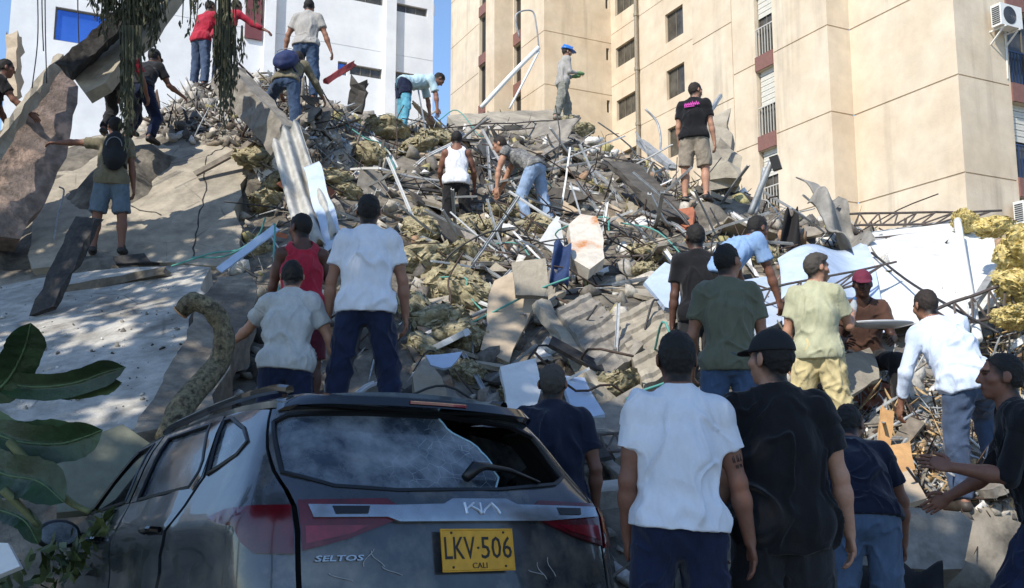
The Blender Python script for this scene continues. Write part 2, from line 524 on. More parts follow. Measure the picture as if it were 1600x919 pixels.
# --- white building at the left ---------------------------------------------------------
KW = (-3.56, 44.0)
white = empty('white_building', (-10, 42, 0))
tag(white, 'white painted building with strip windows behind the heap', 'building')
LW = on_plane(14, 50, KW, BN, -BD)[0]
f = Facade(KW, -BD, BN, LW, -.2, 24)
q = lambda u, v: on_plane(u, v, KW, BN, -BD)
def rect(u0, v0, u1, v1):
    a = q(u0, v0); b = q(u1, v1); return (min(a[0], b[0]), max(a[0], b[0]), min(a[1], b[1]), max(a[1], b[1]))
wins = []
a = q(87, 10); b = q(84, 62); c = q(185, 32)
wins.append((c[0], a[0], b[1], a[1], m_blueglass, 1))
a = q(571, -4); b = q(571, 4); c = q(599, 2); wins.append((c[0], q(520, 0)[0], b[1], b[1] + .62, m_pane, 3))
a = q(618, 4); b = q(618, 17); c = q(668, 10); wins.append((c[0], a[0], b[1], a[1], m_pane, 3))
a = q(547, 100); b = q(547, 116); c = q(597, 108); wins.append((c[0], a[0], b[1], a[1], m_pane, 3))
wins.append((q(546, 100)[0] + .1, q(528, 97)[0], b[1] - .1, a[1] + .05, m_blueglass, 1))
a = q(617, 111); b = q(617, 128); c = q(668, 120); wins.append((c[0], a[0], b[1], a[1], m_pane, 3))
for w_ in wins: f.opening(*w_[:4], .2)
zj = q(560, 75)[1]; f.joint(zj, .03, .02); f.joint(zj + 3.3, .03, .02); f.joint(zj + 6.6, .03, .02)
mb = MB(); f.mesh(mb)
f2 = Facade(KW, AD, -AN, 14, -.2, 24); f2.mesh(mb)
f3 = Facade((KW[0] - BD[0] * LW, KW[1] - BD[1] * LW), AD, AN, 14, -.2, 24); f3.mesh(mb)
mb.build('wall', m_white, white)
for w_ in wins: window(white, f, *w_[:4], .18, w_[5], w_[4])
pl = MB()
for (u0, u1) in ((600, 616), (411, 428)):
    t1, t0 = q(u0, 60)[0], q(u1, 60)[0]
    pl.box(f.P((t0 + t1) / 2, 11.9, .12), (abs(t1 - t0) / 2, .14, 11.9), (-BD, BN, ZUP))
pl.build('pilaster', m_white, white)
mp_ = MB(); t1, t0 = q(383, 30)[0], q(410, 30)[0]; zb = q(395, 62)[1]
mp_.box(f.P((t0 + t1) / 2, zb + 4, .05), (abs(t1 - t0) / 2, .06, 4), (-BD, BN, ZUP)); mp_.build('maroon_panel', m_maroon, white)
rf = MB(); rf.box((-17, 44, 23.5), (-4, 50, 24)); rf.build('roof', m_white, white)
# ------------------------------------------------------------------ the collapsed heap: terrain under the debris
# (u, v, distance) of places where the debris surface lies
HP = [(-40,400,12.6),(60,412,12.4),(190,408,12.6),(380,410,11.6),(-30,740,6.9),(100,735,6.7),(215,690,7.2),(330,690,7.6),
 (455,770,7.5),(505,770,8.2),(590,622,8.8),(640,640,8.6),(700,600,8.8),(790,640,8.2),(880,700,7.6),(60,215,15.2),(230,210,15.4),(400,215,15.2),
 (330,150,18.0),(250,160,17.0),(480,160,17.0),(490,252,15.1),(560,180,18.0),(650,186,18.2),(720,190,19.5),(872,200,22.0),(940,215,21.0),
 (715,345,14.6),(835,318,14.8),(600,330,13.0),(560,440,11.0),(690,440,11.6),(800,400,12.6),(850,480,10.4),(900,560,9.2),(960,650,8.2),
 (1000,300,15.2),(1078,322,14.4),(1130,290,15.5),(1000,400,12.4),(1050,480,10.6),(1000,560,9.4),(1200,330,14.5),(1280,350,14.0),(1400,355,15.0),(1560,355,14.5),(1620,420,12.5),
 (1350,520,10.4),(1450,500,10.6),(1580,520,10.5),(1250,600,8.8),(1130,600,8.6),(1280,735,8.0),(1460,735,8.0),(1560,650,9.0),(400,85,17.4),(440,105,16.9),(520,150,17.2),(385,130,17.0),(1150,440,11.2),(1240,440,11.2)]
hp = np.array([W(*p) for p in HP])
# edges of the heap on the ground, and the far side
ext = np.array([(-9,5,.3),(-6,4.6,.1),(-3,5.6,.05),(-1,6.2,.05),(.5,6.3,.05),(1.2,6.6,.15),(2.5,7.2,.2),(4.2,7.4,.2),(6,7,.1),(9,7,.1),(-12,9,1.6),(12,10,1.0),(15,16,2.5),(-14,16,4),(-14,24,5),
 (-6,25,6.5),(0,27,6.5),(6,26,4.6),(12,22,3.4),(18,22,2),(-10,31,3),(0,33,3.5),(10,30,2),(3,22,7.0),(5,18,5.0),(-8,20,6.4),(7.5,16.5,4.0),(10,15,3.7)])
hp = np.vstack([hp, ext])
def _rbf():
    n = len(hp); r = np.linalg.norm(hp[:, None, :2] - hp[None, :, :2], axis=-1)
    A = np.zeros((n + 3, n + 3)); A[:n, :n] = -r - np.eye(n) * .12 * -1
    A[:n, n] = 1; A[:n, n + 1:] = hp[:, :2]; A[n:, :n] = A[:n, n:].T
    b = np.zeros(n + 3); b[:n] = hp[:, 2]
    return np.linalg.solve(A, b)
_rw = _rbf()
GX = np.arange(-17, 20.01, .16); GY = np.arange(3.6, 34, .16)
_gx, _gy = np.meshgrid(GX, GY, indexing='ij')
_q = np.stack([_gx.ravel(), _gy.ravel()], -1)
_z = np.zeros(len(_q))
for i in range(0, len(_q), 4000):
    c = _q[i:i + 4000]
    _z[i:i + 4000] = -np.linalg.norm(c[:, None] - hp[None, :, :2], axis=-1) @ _rw[:len(hp)] + _rw[len(hp)] + c @ _rw[len(hp) + 1:]
HZ = _z.reshape(_gx.shape)
HZ = np.maximum(HZ, -.15)
_p3 = np.stack([_gx, _gy, HZ], -1)
_rough = np.clip(HZ / 1.2, 0, 1)
HZ = HZ - .22 + _rough * (.22 * fbm(_p3 * .9, 3) + .16 * np.abs(fbm(_p3 * 2.3 + 5, 3)) )
def hz(x, y):
    fx = np.clip((np.asarray(x) - GX[0]) / .16, 0, len(GX) - 1.001); fy = np.clip((np.asarray(y) - GY[0]) / .16, 0, len(GY) - 1.001)
    i = fx.astype(int); j = fy.astype(int); a = fx - i; b = fy - j
    return (HZ[i, j] * (1 - a) + HZ[i + 1, j] * a) * (1 - b) + (HZ[i, j + 1] * (1 - a) + HZ[i + 1, j + 1] * a) * b
def hit(u, v, dmax=32):
    """where the view line through (u, v) meets the heap: (point, distance) or None"""
    d = np.arange(4.5, dmax, .06)
    P = W(u, v, 1.0)[None] * 0 + CAM + d[:, None] * (W(u, v, 1.0) - CAM)
    inside = P[:, 2] < hz(P[:, 0], P[:, 1])
    k = np.argmax(inside)
    if not inside[k]: return None
    return P[k], d[k]
def hnorm(p):
    e = .25
    return nrm([hz(p[0] - e, p[1]) - hz(p[0] + e, p[1]), hz(p[0], p[1] - e) - hz(p[0], p[1] + e), 2 * e])
# ------------------------------------------------------------------ people: bodies grown from distance fields
class Field:
    def __init__(s, lo, hi, h):
        s.lo = np.asarray(lo, np.float32); s.h = h
        s.n = np.ceil((np.asarray(hi) - s.lo) / h).astype(int) + 1
        s.D = np.full(s.n, .5, np.float32)
        s.ax = [s.lo[i] + h * np.arange(s.n[i], dtype=np.float32) for i in range(3)]
    def sub(s, lo, hi):
        a = np.clip(np.floor((np.asarray(lo) - s.lo) / s.h).astype(int), 0, s.n); b = np.clip(np.ceil((np.asarray(hi) - s.lo) / s.h).astype(int) + 1, 0, s.n)
        sl = tuple(slice(x, y) for x, y in zip(a, b))
        G = np.stack(np.meshgrid(*[s.ax[i][sl[i]] for i in range(3)], indexing='ij'), -1)
        return sl, G
    def add(s, prim, k=.02):
        lo, hi = prim.bounds(k + 3 * s.h)
        sl, G = s.sub(lo, hi)
        if G.size == 0: return
        d = prim(G); D = s.D[sl]
        if k > 0:
            h = np.clip(.5 + .5 * (D - d) / k, 0, 1)
            s.D[sl] = D * (1 - h) + d * h - k * h * (1 - h)
        else: s.D[sl] = np.minimum(D, d)
    def cut(s, prim, k=.004):
        lo, hi = prim.bounds(.03); sl, G = s.sub(lo, hi)
        if G.size: s.D[sl] = np.maximum(s.D[sl], -prim(G))
    def plane(s, p, n):
        """keep the side n points to"""
        p = np.asarray(p); n = nrm(n)
        X, Y, Z = s.ax
        d = (p @ n) - (X[:, None, None] * n[0] + Y[None, :, None] * n[1] + Z[None, None, :] * n[2])
        s.D = np.maximum(s.D, d.astype(np.float32))
    def mesh(s):
        D = s.D; S = D < 0
        S[0] = S[-1] = False; S[:, 0] = S[:, -1] = False; S[:, :, 0] = S[:, :, -1] = False
        n = np.array(D.shape)
        cnt = np.zeros(n - 1, np.uint8)
        offs = [(i, j, k) for i in (0, 1) for j in (0, 1) for k in (0, 1)]
        for i, j, k in offs: cnt += S[i:n[0] - 1 + i, j:n[1] - 1 + j, k:n[2] - 1 + k]
        act = np.argwhere((cnt > 0) & (cnt < 8))
        vals = np.stack([D[act[:, 0] + i, act[:, 1] + j, act[:, 2] + k] for i, j, k in offs], -1)
        acc = np.zeros((len(act), 3)); c = np.zeros(len(act))
        for a in range(8):
            for b in range(a + 1, 8):
                df = np.array(offs[b]) - np.array(offs[a])
                if abs(df).sum() != 1: continue
                va, vb = vals[:, a], vals[:, b]; m = (va < 0) != (vb < 0)
                t = np.where(m, va / np.where(m, va - vb, 1), 0)
                acc += m[:, None] * (np.array(offs[a]) + t[:, None] * df); c += m
        V = s.lo + s.h * (act + acc / np.maximum(c, 1)[:, None])
        idx = np.full(n - 1, -1, np.int32); idx[tuple(act.T)] = np.arange(len(act))
        F = []
        for ax in range(3):
            o1, o2 = [(1, 2), (2, 0), (0, 1)][ax]
            sl0 = [slice(1, -1)] * 3; sl0[ax] = slice(0, n[ax] - 1); sl1 = list(sl0); sl1[ax] = slice(1, n[ax])
            a = S[tuple(sl0)]; b = S[tuple(sl1)]
            e = np.argwhere(a != b)
            if not len(e): continue
            base = e + np.array([0 if q == ax else 1 for q in range(3)])
            fl = a[tuple(e.T)]
            u = np.zeros(3, int); u[o1] = 1; w = np.zeros(3, int); w[o2] = 1
            q0 = idx[tuple((base - u - w).T)]; q1 = idx[tuple((base - w).T)]; q2 = idx[tuple(base.T)]; q3 = idx[tuple((base - u).T)]
            Q = np.stack([q0, q1, q2, q3], -1); Q[~fl] = Q[~fl][:, ::-1]
            F.append(Q)
        F = np.concatenate(F); F = F[(F >= 0).all(1)]
        return V, F

def vnormals(V, F):
    n = np.cross(V[F[:, 2]] - V[F[:, 0]], V[F[:, 3]] - V[F[:, 1]])
    N = np.zeros_like(V)
    for k in range(4): np.add.at(N, F[:, k], n)
    return N / (np.linalg.norm(N, axis=1, keepdims=True) + 1e-9)

class Cap:
    """tapered capsule, optionally flattened along axis fl by ratio"""
    def __init__(s, a, b, ra, rb, fl=None, ratio=1.0, end=None):
        s.a = np.asarray(a, float); s.b = np.asarray(b, float); s.ra = ra; s.rb = rb; s.fl = None if fl is None else nrm(fl); s.ratio = ratio; s.end = end
    def bounds(s, p):
        r = max(s.ra, s.rb) + p
        return np.minimum(s.a, s.b) - r, np.maximum(s.a, s.b) + r
    def __call__(s, G):
        ba = s.b - s.a; L2 = max(ba @ ba, 1e-9)
        q = G - s.a.astype(np.float32)
        t = np.clip((q @ ba.astype(np.float32)) / L2, 0, 1)
        q = q - t[..., None] * ba.astype(np.float32)
        if s.fl is not None:
            c = q @ s.fl.astype(np.float32); q = q + (c * (1 / s.ratio - 1))[..., None] * s.fl.astype(np.float32)
        d = np.sqrt((q * q).sum(-1)) - (s.ra + (s.rb - s.ra) * t)
        if s.fl is not None: d = d * (.5 + .5 * s.ratio)
        if s.end is not None:      # cut flat at the b end
            n = ba / math.sqrt(L2)
            d = np.maximum(d, (G - s.b.astype(np.float32)) @ n.astype(np.float32) - s.end)
        return d

class Ell:
    def __init__(s, c, ax, r): s.c = np.asarray(c, float); s.ax = np.asarray(ax, float); s.r = np.asarray(r, float)
    def bounds(s, p): m = s.r.max() + p; return s.c - m, s.c + m
    def __call__(s, G):
        q = (G - s.c.astype(np.float32)) @ s.ax.T.astype(np.float32)
        k0 = np.sqrt(((q / s.r) ** 2).sum(-1)); k1 = np.sqrt(((q / (s.r * s.r)) ** 2).sum(-1))
        return (k0 * (k0 - 1) / np.maximum(k1, 1e-6)).astype(np.float32)

def Rz(a): c, s = math.cos(a), math.sin(a); return np.array([[c, -s, 0], [s, c, 0], [0, 0, 1.0]])
def Rx(a): c, s = math.cos(a), math.sin(a); return np.array([[1.0, 0, 0], [0, c, -s], [0, s, c]])
def Ry(a): c, s = math.cos(a), math.sin(a); return np.array([[c, 0, s], [0, 1.0, 0], [-s, 0, c]])
D2R = math.radians

SKIN = {'light': '#ab8069', 'mid': '#8d6551', 'tan': '#775242', 'dark': '#54392e', 'deep': '#40291f'}
def m_skin(k): return mat('skin_' + k, SKIN[k], .55, .10, 18, attr=True, bump=.08, bscale=160, spec=.35)
def m_cloth(name, c, c2=None, rough=.92, var=.12, pat=None): return mat('cloth_' + name, c, rough, var, 7, c2, .55, 17, sheen=.12, spec=.2, stretch=(1, 1, .55), crease=.8)
m_hairs = {'black': mat('hair_black', '#120f0d', .8, .3, 60, bump=.8, bscale=110, stretch=(1, 1, .4)),
           'brown': mat('hair_brown', '#251c17', .8, .3, 60, bump=.8, bscale=110, stretch=(1, 1, .4)),
           'greying': mat('hair_greying', '#3f3a35', .8, .4, 60, bump=.8, bscale=110, stretch=(1, 1, .4))}

def skeleton(P):
    """joint positions in person space (x right, y ahead, z up), standing height 1.75"""
    J = {}
    pel = np.array([0, 0, .93]); J['pel'] = pel
    R = Rz(D2R(P.get('twist', 0))) @ Ry(D2R(P.get('side', 0))) @ Rx(-D2R(P.get('lean', 0)))
    R2 = R @ Rx(-D2R(P.get('curl', 4)))
    Rp = Ry(D2R(P.get('side', 0) * .3)) @ Rx(-D2R(P.get('lean', 0) * .45))
    J['R'] = R; J['R2'] = R2; J['Rp'] = Rp
    J['waist'] = pel + R @ np.array([0, 0, .13]); J['chest'] = J['waist'] + R @ np.array([0, 0, .17])
    J['neck'] = J['chest'] + R2 @ np.array([0, -.005, .235])
    fat = P.get('build', 1.0)
    for s, n in ((-1, 'l'), (1, 'r')):
        J['sh' + n] = J['neck'] + R2 @ np.array([s * .163 * (.4 + .6 * fat), .0, -.068 + P.get('shrug_' + n, 0)])
        u, fo = P.get('arm_' + n, ((s * .16, .0, -1), (s * .06, .22, -1)))[:2]
        J['el' + n] = J['sh' + n] + nrm(u) * .285; J['wr' + n] = J['el' + n] + nrm(fo) * .25
        h = P.get('arm_' + n, (0, 0)); J['hd' + n] = nrm(h[2]) if len(h) > 2 else nrm(fo)
        J['hip' + n] = pel + Rp @ np.array([s * .088, 0, -.01])
        t, c = P.get('leg_' + n, ((s * .06, .03, -1), (s * .03, -.04, -1)))[:2]
        J['kn' + n] = J['hip' + n] + nrm(t) * .43; J['an' + n] = J['kn' + n] + nrm(c) * .40
        fd = P.get('foot_' + n, (s * .2, 1, 0)); J['ft' + n] = nrm(fd)
    hy, hpit, hr = P.get('head', (0, 0, 0))
    J['RH'] = Rz(D2R(hy)) @ Ry(D2R(hr)) @ Rx(D2R(hpit))
    J['hc'] = J['neck'] + nrm(R2 @ np.array([0, .0, 1]) * .6 + J['RH'] @ np.array([0, 0, 1]) * .4 + np.array([0, 0, .4])) * .11 + J['RH'] @ np.array([0, .022, .062])
    J['top'] = J['hc'] + J['RH'] @ np.array([0, 0, .118])
    return J

def finger_mesh(J, s, n, curl, vox):
    """palm frame and five separate finger tubes"""
    w = J['wr' + n]; d = J['hd' + n]; fw = np.array([0, 1.0, .2])
    if abs(d @ nrm(fw)) > .85: fw = np.array([-s * .6, 0, 1.0])
    t = nrm(fw - d * (fw @ d)); nn = np.cross(d, t)
    if nn @ np.array([-s, 0, -.3]) < 0: nn = -nn
    out = []
    for i, (off, L, r) in enumerate(((.031, .074, .0088), (.0105, .083, .0092), (-.010, .077, .0088), (-.030, .060, .0078))):
        p = w + d * .088 + t * off; pts = [p - d * .02]; dd = d.copy()
        for q, fr in enumerate((.44, .32, .24)):
            a = D2R(curl * (.7 + .25 * q + .12 * i)); c_, s_ = math.cos(a), math.sin(a)
            dn = nrm(dd * c_ + nrm(np.cross(np.cross(dd, nn), dd)) * s_)
            pts.append(pts[-1] + dn * (L * fr + (.02 if q == 0 else 0))); dd = dn
        out.append(tube_vf(spline(pts, 7), np.array([1, 1.02, 1, .98, .93, .86, .5]) * r, 7))
    p = w + d * .022 + t * .026
    pts = [p, p + (d * .6 + t * .75) * .032, p + (d * .6 + t * .75) * .032 + (d * .9 + t * .25 + nn * .2) * .034, p + (d * .6 + t * .75) * .032 + (d * .9 + t * .25 + nn * .2) * .034 + (d + nn * .3) * .022]
    out.append(tube_vf(spline(pts, 6), np.array([.0125, .0125, .011, .0105, .0095, .005]), 7))
    return t, nn, out

PEOPLE = {}
def person(key, head, dist, yaw, label, P, skin='mid', hair='black', top=None, bottom=None, height=1.75, group=None, hat=None, shoe='#22201f', beard=False, long_hair=0.0):
    J = skeleton(P)
    sc = height / 1.75
    vox = float(np.clip(dist * .00125, .0058, .0135)) / sc
    R = Rz(D2R(yaw)) * sc
    head_w = W(head[0], head[1], dist)
    T = head_w - R @ J['top']
    fat = P.get('build', 1.0)
    toW = lambda V: V @ R.T + T
    pts = np.array([v for k, v in J.items() if np.shape(v) == (3,) and not k.startswith(('hd', 'ft'))])
    lo = pts.min(0) - .24; hi = pts.max(0) + .24
    up = J['R'] @ ZUP; up2 = J['R2'] @ ZUP; fw = J['R2'] @ np.array([0, 1.0, 0]); rx = J['R2'] @ np.array([1.0, 0, 0]); f0 = J['R'] @ np.array([0, 1.0, 0])
    RH = J['RH']; hx, hyv, hzv = RH[:, 0], RH[:, 1], RH[:, 2]; hc = J['hc']
    def torso(fl, i=0.0):
        a = []
        a.append((Cap(J['hipl'] + J['Rp'] @ np.array([.02, -.012, .03]), J['hipr'] + J['Rp'] @ np.array([-.02, -.012, .03]), (.108 + i) * fat, (.108 + i) * fat, J['Rp'] @ np.array([0, 1, 0]), 1.0), .05))
        a.append((Cap(J['pel'], J['waist'], (.124 + i) * fat, (.118 + i) * fat, f0, .78), .06))
        a.append((Cap(J['waist'], J['chest'], (.119 + i) * fat, (.138 + i) * fat, f0, .76), .06))
        a.append((Cap(J['chest'], J['neck'] - up2 * .11, (.142 + i) * fat, (.126 + i) * fat, fw, .74), .06))
        a.append((Cap(J['shl'] - up2 * .005, J['shr'] - up2 * .005, .050 + i * .7, .050 + i * .7), .055))
        for n, s in (('l', -1), ('r', 1)):
            a.append((Cap(J['neck'] + up2 * .03, J['sh' + n] + up2 * .004, .046 + i * .5, .042 + i * .6), .05))
        return a
    F = Field(lo, hi, vox)
    for p, k in torso(F, -.016): F.add(p, k)
    F.add(Cap(J['neck'] - up2 * .03, hc - hzv * .05 - hyv * .015, .062, .056), .03)
    for n, s in (('l', -1), ('r', 1)):
        F.add(Cap(J['sh' + n], J['el' + n], .050, .037), .03); F.add(Cap(J['sh' + n] * .55 + J['el' + n] * .45, J['sh' + n] * .4 + J['el' + n] * .6, .048, .044), .03)
        fa = J['wr' + n] - J['el' + n]
        F.add(Cap(J['el' + n], J['el' + n] + fa * .35, .037, .040), .02); F.add(Cap(J['el' + n] + fa * .3, J['wr' + n], .040, .0255), .02)
        F.add(Cap(J['hip' + n], J['kn' + n], .079 * fat, .053), .04); ca = J['an' + n] - J['kn' + n]
        F.add(Cap(J['kn' + n], J['kn' + n] + ca * .38, .055, .056), .03); F.add(Cap(J['kn' + n] + ca * .3 - np.array([0, .012, 0]), J['an' + n], .056, .037), .03)
        F.add(Cap(J['an' + n] - J['ft' + n] * .03, J['an' + n] + J['ft' + n] * .13 - ZUP * .05, .036, .03), .02)
    # head
    F.add(Ell(hc + hyv * -.012 + hzv * .018, RH.T, (.077, .098, .100)), .02)
    F.add(Ell(hc + hyv * .022 - hzv * .045, RH.T, (.061, .070, .072)), .025)
    F.add(Ell(hc + hyv * .062 - hzv * .092, RH.T, (.028, .024, .022)), .02)          # chin
    F.add(Cap(hc + hyv * .088 + hzv * .022, hc + hyv * .108 - hzv * .024, .009, .014), .016)   # nose
    F.add(Cap(hc + hyv * .08 + hzv * .03 - hx * .035, hc + hyv * .08 + hzv * .03 + hx * .035, .012, .012), .015)    # brow
    F.add(Cap(hc + hyv * .083 - hzv * .058 - hx * .018, hc + hyv * .083 - hzv * .058 + hx * .018, .010, .010), .012)  # lips
    for s in (-1, 1):
        F.add(Ell(hc + hx * s * .05 + hyv * .052 - hzv * .018, RH.T, (.024, .026, .022)), .02)
        F.add(Ell(hc + hx * s * .080 - hyv * .008 - hzv * .006, (nrm(hx - hyv * .35 * s * s), nrm(hyv + hx * .35 * s), hzv), (.009, .022, .032)), .006)
        F.cut(Ell(hc + hx * s * .031 + hyv * .101 + hzv * .008, RH.T, (.014, .012, .009)))
    hands = []
    for n, s in (('l', -1), ('r', 1)):
        t, nn, fg = finger_mesh(J, s, n, P.get('curl_' + n, 22), vox)
        d = J['hd' + n]
        F.add(Ell(J['wr' + n] + d * .052, (t, nn, d), (.042, max(.0165, vox * 1.3), .056)), .02)
        hands += fg
    V, Q = F.mesh()
    # colouring that belongs to the skin itself: brows, eyes, lips, stubble
    C = np.ones((len(V), 3), np.float32)
    q = (V - hc) @ RH
    near = (np.abs(q) < .16).all(1) & (q[:, 1] > .03)
    brow = near & (np.abs(np.abs(q[:, 0]) - .034) < .021) & (np.abs(q[:, 2] - .027 + .1 * np.abs(np.abs(q[:, 0]) - .034)) < .0065) & (q[:, 1] > .06)
    eye = near & (np.abs(np.abs(q[:, 0]) - .031) < .014) & (np.abs(q[:, 2] - .008) < .0075) & (q[:, 1] > .06)
    lip = near & (np.abs(q[:, 0]) < .024) & (np.abs(q[:, 2] + .060) < .008)
    C[brow] = (.16, .13, .12); C[eye] = (.22, .2, .2); C[lip] = (.86, .6, .6)
    if hair:      # short clipped sides: the hair thins out into the skin
        nh = np.array([0, -.78, .62]); dpl = q @ nh + .006 * noise3(q * 60)
        fz = (np.abs(q) < .15).all(1) & (dpl < .012) & (dpl > -.040) & (q[:, 2] > -.105) & (np.abs(q[:, 0]) < .0815) & (q[:, 1] < .062)
        sc_ = (np.abs(q) < .16).all(1) & (dpl >= .004) & (q[:, 2] > -.095) & (np.abs(q[:, 0]) < .0815); C[sc_] *= .05
        C[fz] *= np.clip(.05 + .95 * ((.004 - dpl[fz]) / .044) ** 1.3 if False else .05 + .95 * np.clip((.004 - dpl[fz]) / .044, 0, 1) ** 1.4, .05, 1)[:, None]
    if beard:
        bm = near & (q[:, 2] < -.028) & (q[:, 2] > -.125) & ~lip & ((q[:, 2] < -.045) | (np.abs(q[:, 0]) > .04)); C[bm] *= .42
    Vs = [V]; Fs = [Q]; off = len(V); Fq = [Q]
    faces = [tuple(r) for r in Q.tolist()]; allC = [C]
    for (hv, hf) in hands:
        faces += [tuple(i + off for i in f) for f in hf]; off += len(hv); Vs.append(hv); allC.append(np.ones((len(hv), 3)))
    base = T.copy()
    feet = np.array([toW(J['anl'] - np.array([0, 0, .075])), toW(J['anr'] - np.array([0, 0, .075]))])
    base = feet.mean(0)
    me = mesh_from('person', toW(np.concatenate(Vs)) - base, faces, True, cols=np.concatenate(allC))
    body = link('person', me, m_skin(skin), None, base)
    tag(body, label, 'person', group)
    mk = lambda nm, V, Q, m, sm=True: link(nm, mesh_from(nm, toW(V), Q, sm), m, body)
    def wrinkle(V, Q, amp, fr=(7, 7, 4.2), seed=0, hem=None):
        N = vnormals(V, Q); b = np.array(fr)
        amp = amp * np.clip((np.linalg.norm(V - J['neck'], axis=1) - .085) / .07, 0, 1)
        for n_ in 'lr':
            ax_ = nrm(J['el' + n_] - J['sh' + n_]); t_ = (V - J['sh' + n_]) @ ax_; rd = np.linalg.norm(V - J['sh' + n_] - t_[:, None] * ax_, axis=1)
            amp = np.where((rd < .10) & (t_ > .06), amp * .35, amp) * np.clip((np.linalg.norm(V - J['sh' + n_], axis=1) - .03) / .10, .3, 1)
        if hem is not None: amp = amp * np.clip(((V - hem[0]) @ hem[1]) / .05, .25, 1)
        # a slanted, stretched ridge noise reads as folds
        sl = V @ np.array([[1, 0, .55], [0, 1, .4], [0, 0, 1.0]])
        w = 1 - np.abs(noise3(sl * b + seed)) * 2.2
        w2 = 1 - np.abs(noise3((V @ np.array([[1, 0, -.5], [0, 1, -.3], [0, 0, 1.0]])) * b * 1.9 + 9 + seed)) * 2.2
        wp = V + .05 * np.stack([noise3(V * 6 + 3), noise3(V * 6 + 11), noise3(V * 6 + 17)], -1)
        n3 = noise3((wp @ np.array([[1, 0, .9], [0, 1, .7], [0, 0, 1.0]])) * b * .9 + 4 + seed); n4 = noise3((wp @ np.array([[1, 0, -.8], [0, 1, .5], [0, 0, 1.0]])) * b * 1.25 + 14 + seed)
        cr = np.exp(-(n3 / .10) ** 2) + .8 * np.exp(-(n4 / .09) ** 2)
        return V + N * ((w * .45 + w2 * .3 + cr * 1.15 - .5) * amp)[:, None]
    sd = (hash(key) if False else sum(map(ord, key))) % 29
    if top:
        F = Field(lo, hi, vox)
        infl = top.get('infl', .012); bag = top.get('bag', .0)
        for p, k in torso(F, infl): F.add(p, k)
        F.add(Cap(J['pel'] - up * .02, J['chest'], (.124 + infl + bag) * fat, (.132 + infl + bag) * fat, f0, .80), .05)
        F.add(Cap(J['hipl'] + J['Rp'] @ np.array([.015, -.012, .01]), J['hipr'] + J['Rp'] @ np.array([-.015, -.012, .01]), (.114 + infl + bag * .6) * fat, (.114 + infl + bag * .6) * fat, J['Rp'] @ np.array([0, 1, 0]), 1.0), .04)
        sl = top.get('sleeve', .62)
        for n, s in (('l', -1), ('r', 1)):
            if sl > 0:
                e = J['sh' + n] + (J['el' + n] - J['sh' + n]) * min(sl, 1)
                F.add(Cap(J['sh' + n] - (J['el' + n] - J['sh' + n]) * .12, e, .056 + infl * .6, (.060 + infl) if sl < 1 else .052, end=.0 if sl < 1 else .03), .035)
                if sl > 1:
                    fe = J['el' + n] + (J['wr' + n] - J['el' + n]) * (sl - 1)
                    F.add(Cap(J['el' + n], fe, .055, .040, end=0.0), .02)
        F.cut(Cap(J['neck'] - up2 * .012 + fw * .012, hc - hzv * .06 + hyv * .02, .066 if sl > 0 else .085, .075))
        nax = nrm(hc - hzv * .06 + hyv * .02 - J['neck'])
        if sl == 0:
            for s in (-1, 1): F.cut(Cap(J['neck'] + rx * s * .205 - up2 * .10 + fw * .3, J['neck'] + rx * s * .205 - up2 * .10 - fw * .3, .085, .085)); F.cut(Cap(J['neck'] + rx * s * .235 + up2 * .03 + fw * .3, J['neck'] + rx * s * .235 + up2 * .03 - fw * .3, .11, .11))
            F.cut(Ell(J['neck'] + up2 * .0, J['R2'].T, (.085, .2, .075)))
        hem = top.get('hem', -.06)
        F.plane(J['pel'] + J['Rp'] @ np.array([0, 0, hem]), J['Rp'] @ np.array([top.get('slant', 0), 0, 1.0]))
        V, Q = F.mesh()
        V = wrinkle(V, Q, top.get('fold', .010), seed=sd, hem=(J['pel'] + J['Rp'] @ np.array([0, 0, hem]), J['Rp'] @ nrm([top.get('slant', 0), 0, 1.0])))
        o = mk(top.get('name', 'shirt'), V, Q, top['mat'])
        if top.get('after'): top['after'](o, J, toW, body)
    for bottom in ([bottom] if isinstance(bottom, dict) else bottom or []):
        F = Field(lo, hi, vox); i = bottom.get('infl', .016)
        for p, k in torso(F, .003)[:2]: F.add(p, k)
        cutl = bottom.get('len', 1.93)
        for n, s in (('l', -1), ('r', 1)):
            kn, an, hip = J['kn' + n], J['an' + n], J['hip' + n]
            if cutl <= 1:
                e = hip + (kn - hip) * cutl; F.add(Cap(hip, e, .088 * fat + i, .072 + i * 1.3, end=0.0), .012)
            else:
                F.add(Cap(hip, kn, .086 * fat + i, .062 + i), .02); F.add(Cap(kn, kn + (an - kn) * (cutl - 1), .064 + i, .052 + i, end=0.0), .03)
        F.plane(J['pel'] + J['Rp'] @ np.array([0, 0, bottom.get('waist', .09)]), J['Rp'] @ np.array([0, 0, -1.0]))
        V, Q = F.mesh()
        V = wrinkle(V, Q, bottom.get('fold', .0075), (6, 6, 8), seed=sd + 3)
        mk(bottom.get('name', 'trousers'), V, Q, bottom['mat'])
    # shoes
    for n in 'lr':
        an = J['an' + n]; fd = J['ft' + n]; shv = np.array([0, 0, 1.0]); shin = nrm(J['kn' + n] - an)
        un = nrm(np.cross(np.cross(fd, shin), fd)); 
        F = Field(an - .26, an + .26, max(vox, .008))
        F.add(Cap(an - fd * .035 - un * .035, an + fd * .06 - un * .030, .046, .046), .02); F.add(Cap(an + fd * .05 - un * .036, an + fd * .165 - un * .046, .046, .038), .03); F.add(Cap(an, an + un * .02, .046, .046), .02)
        F.plane(an - un * .072, un)
        V, Q = F.mesh(); mk('shoe', V, Q, mat('shoe_' + shoe.strip('#'), shoe, .6, .2, 12))
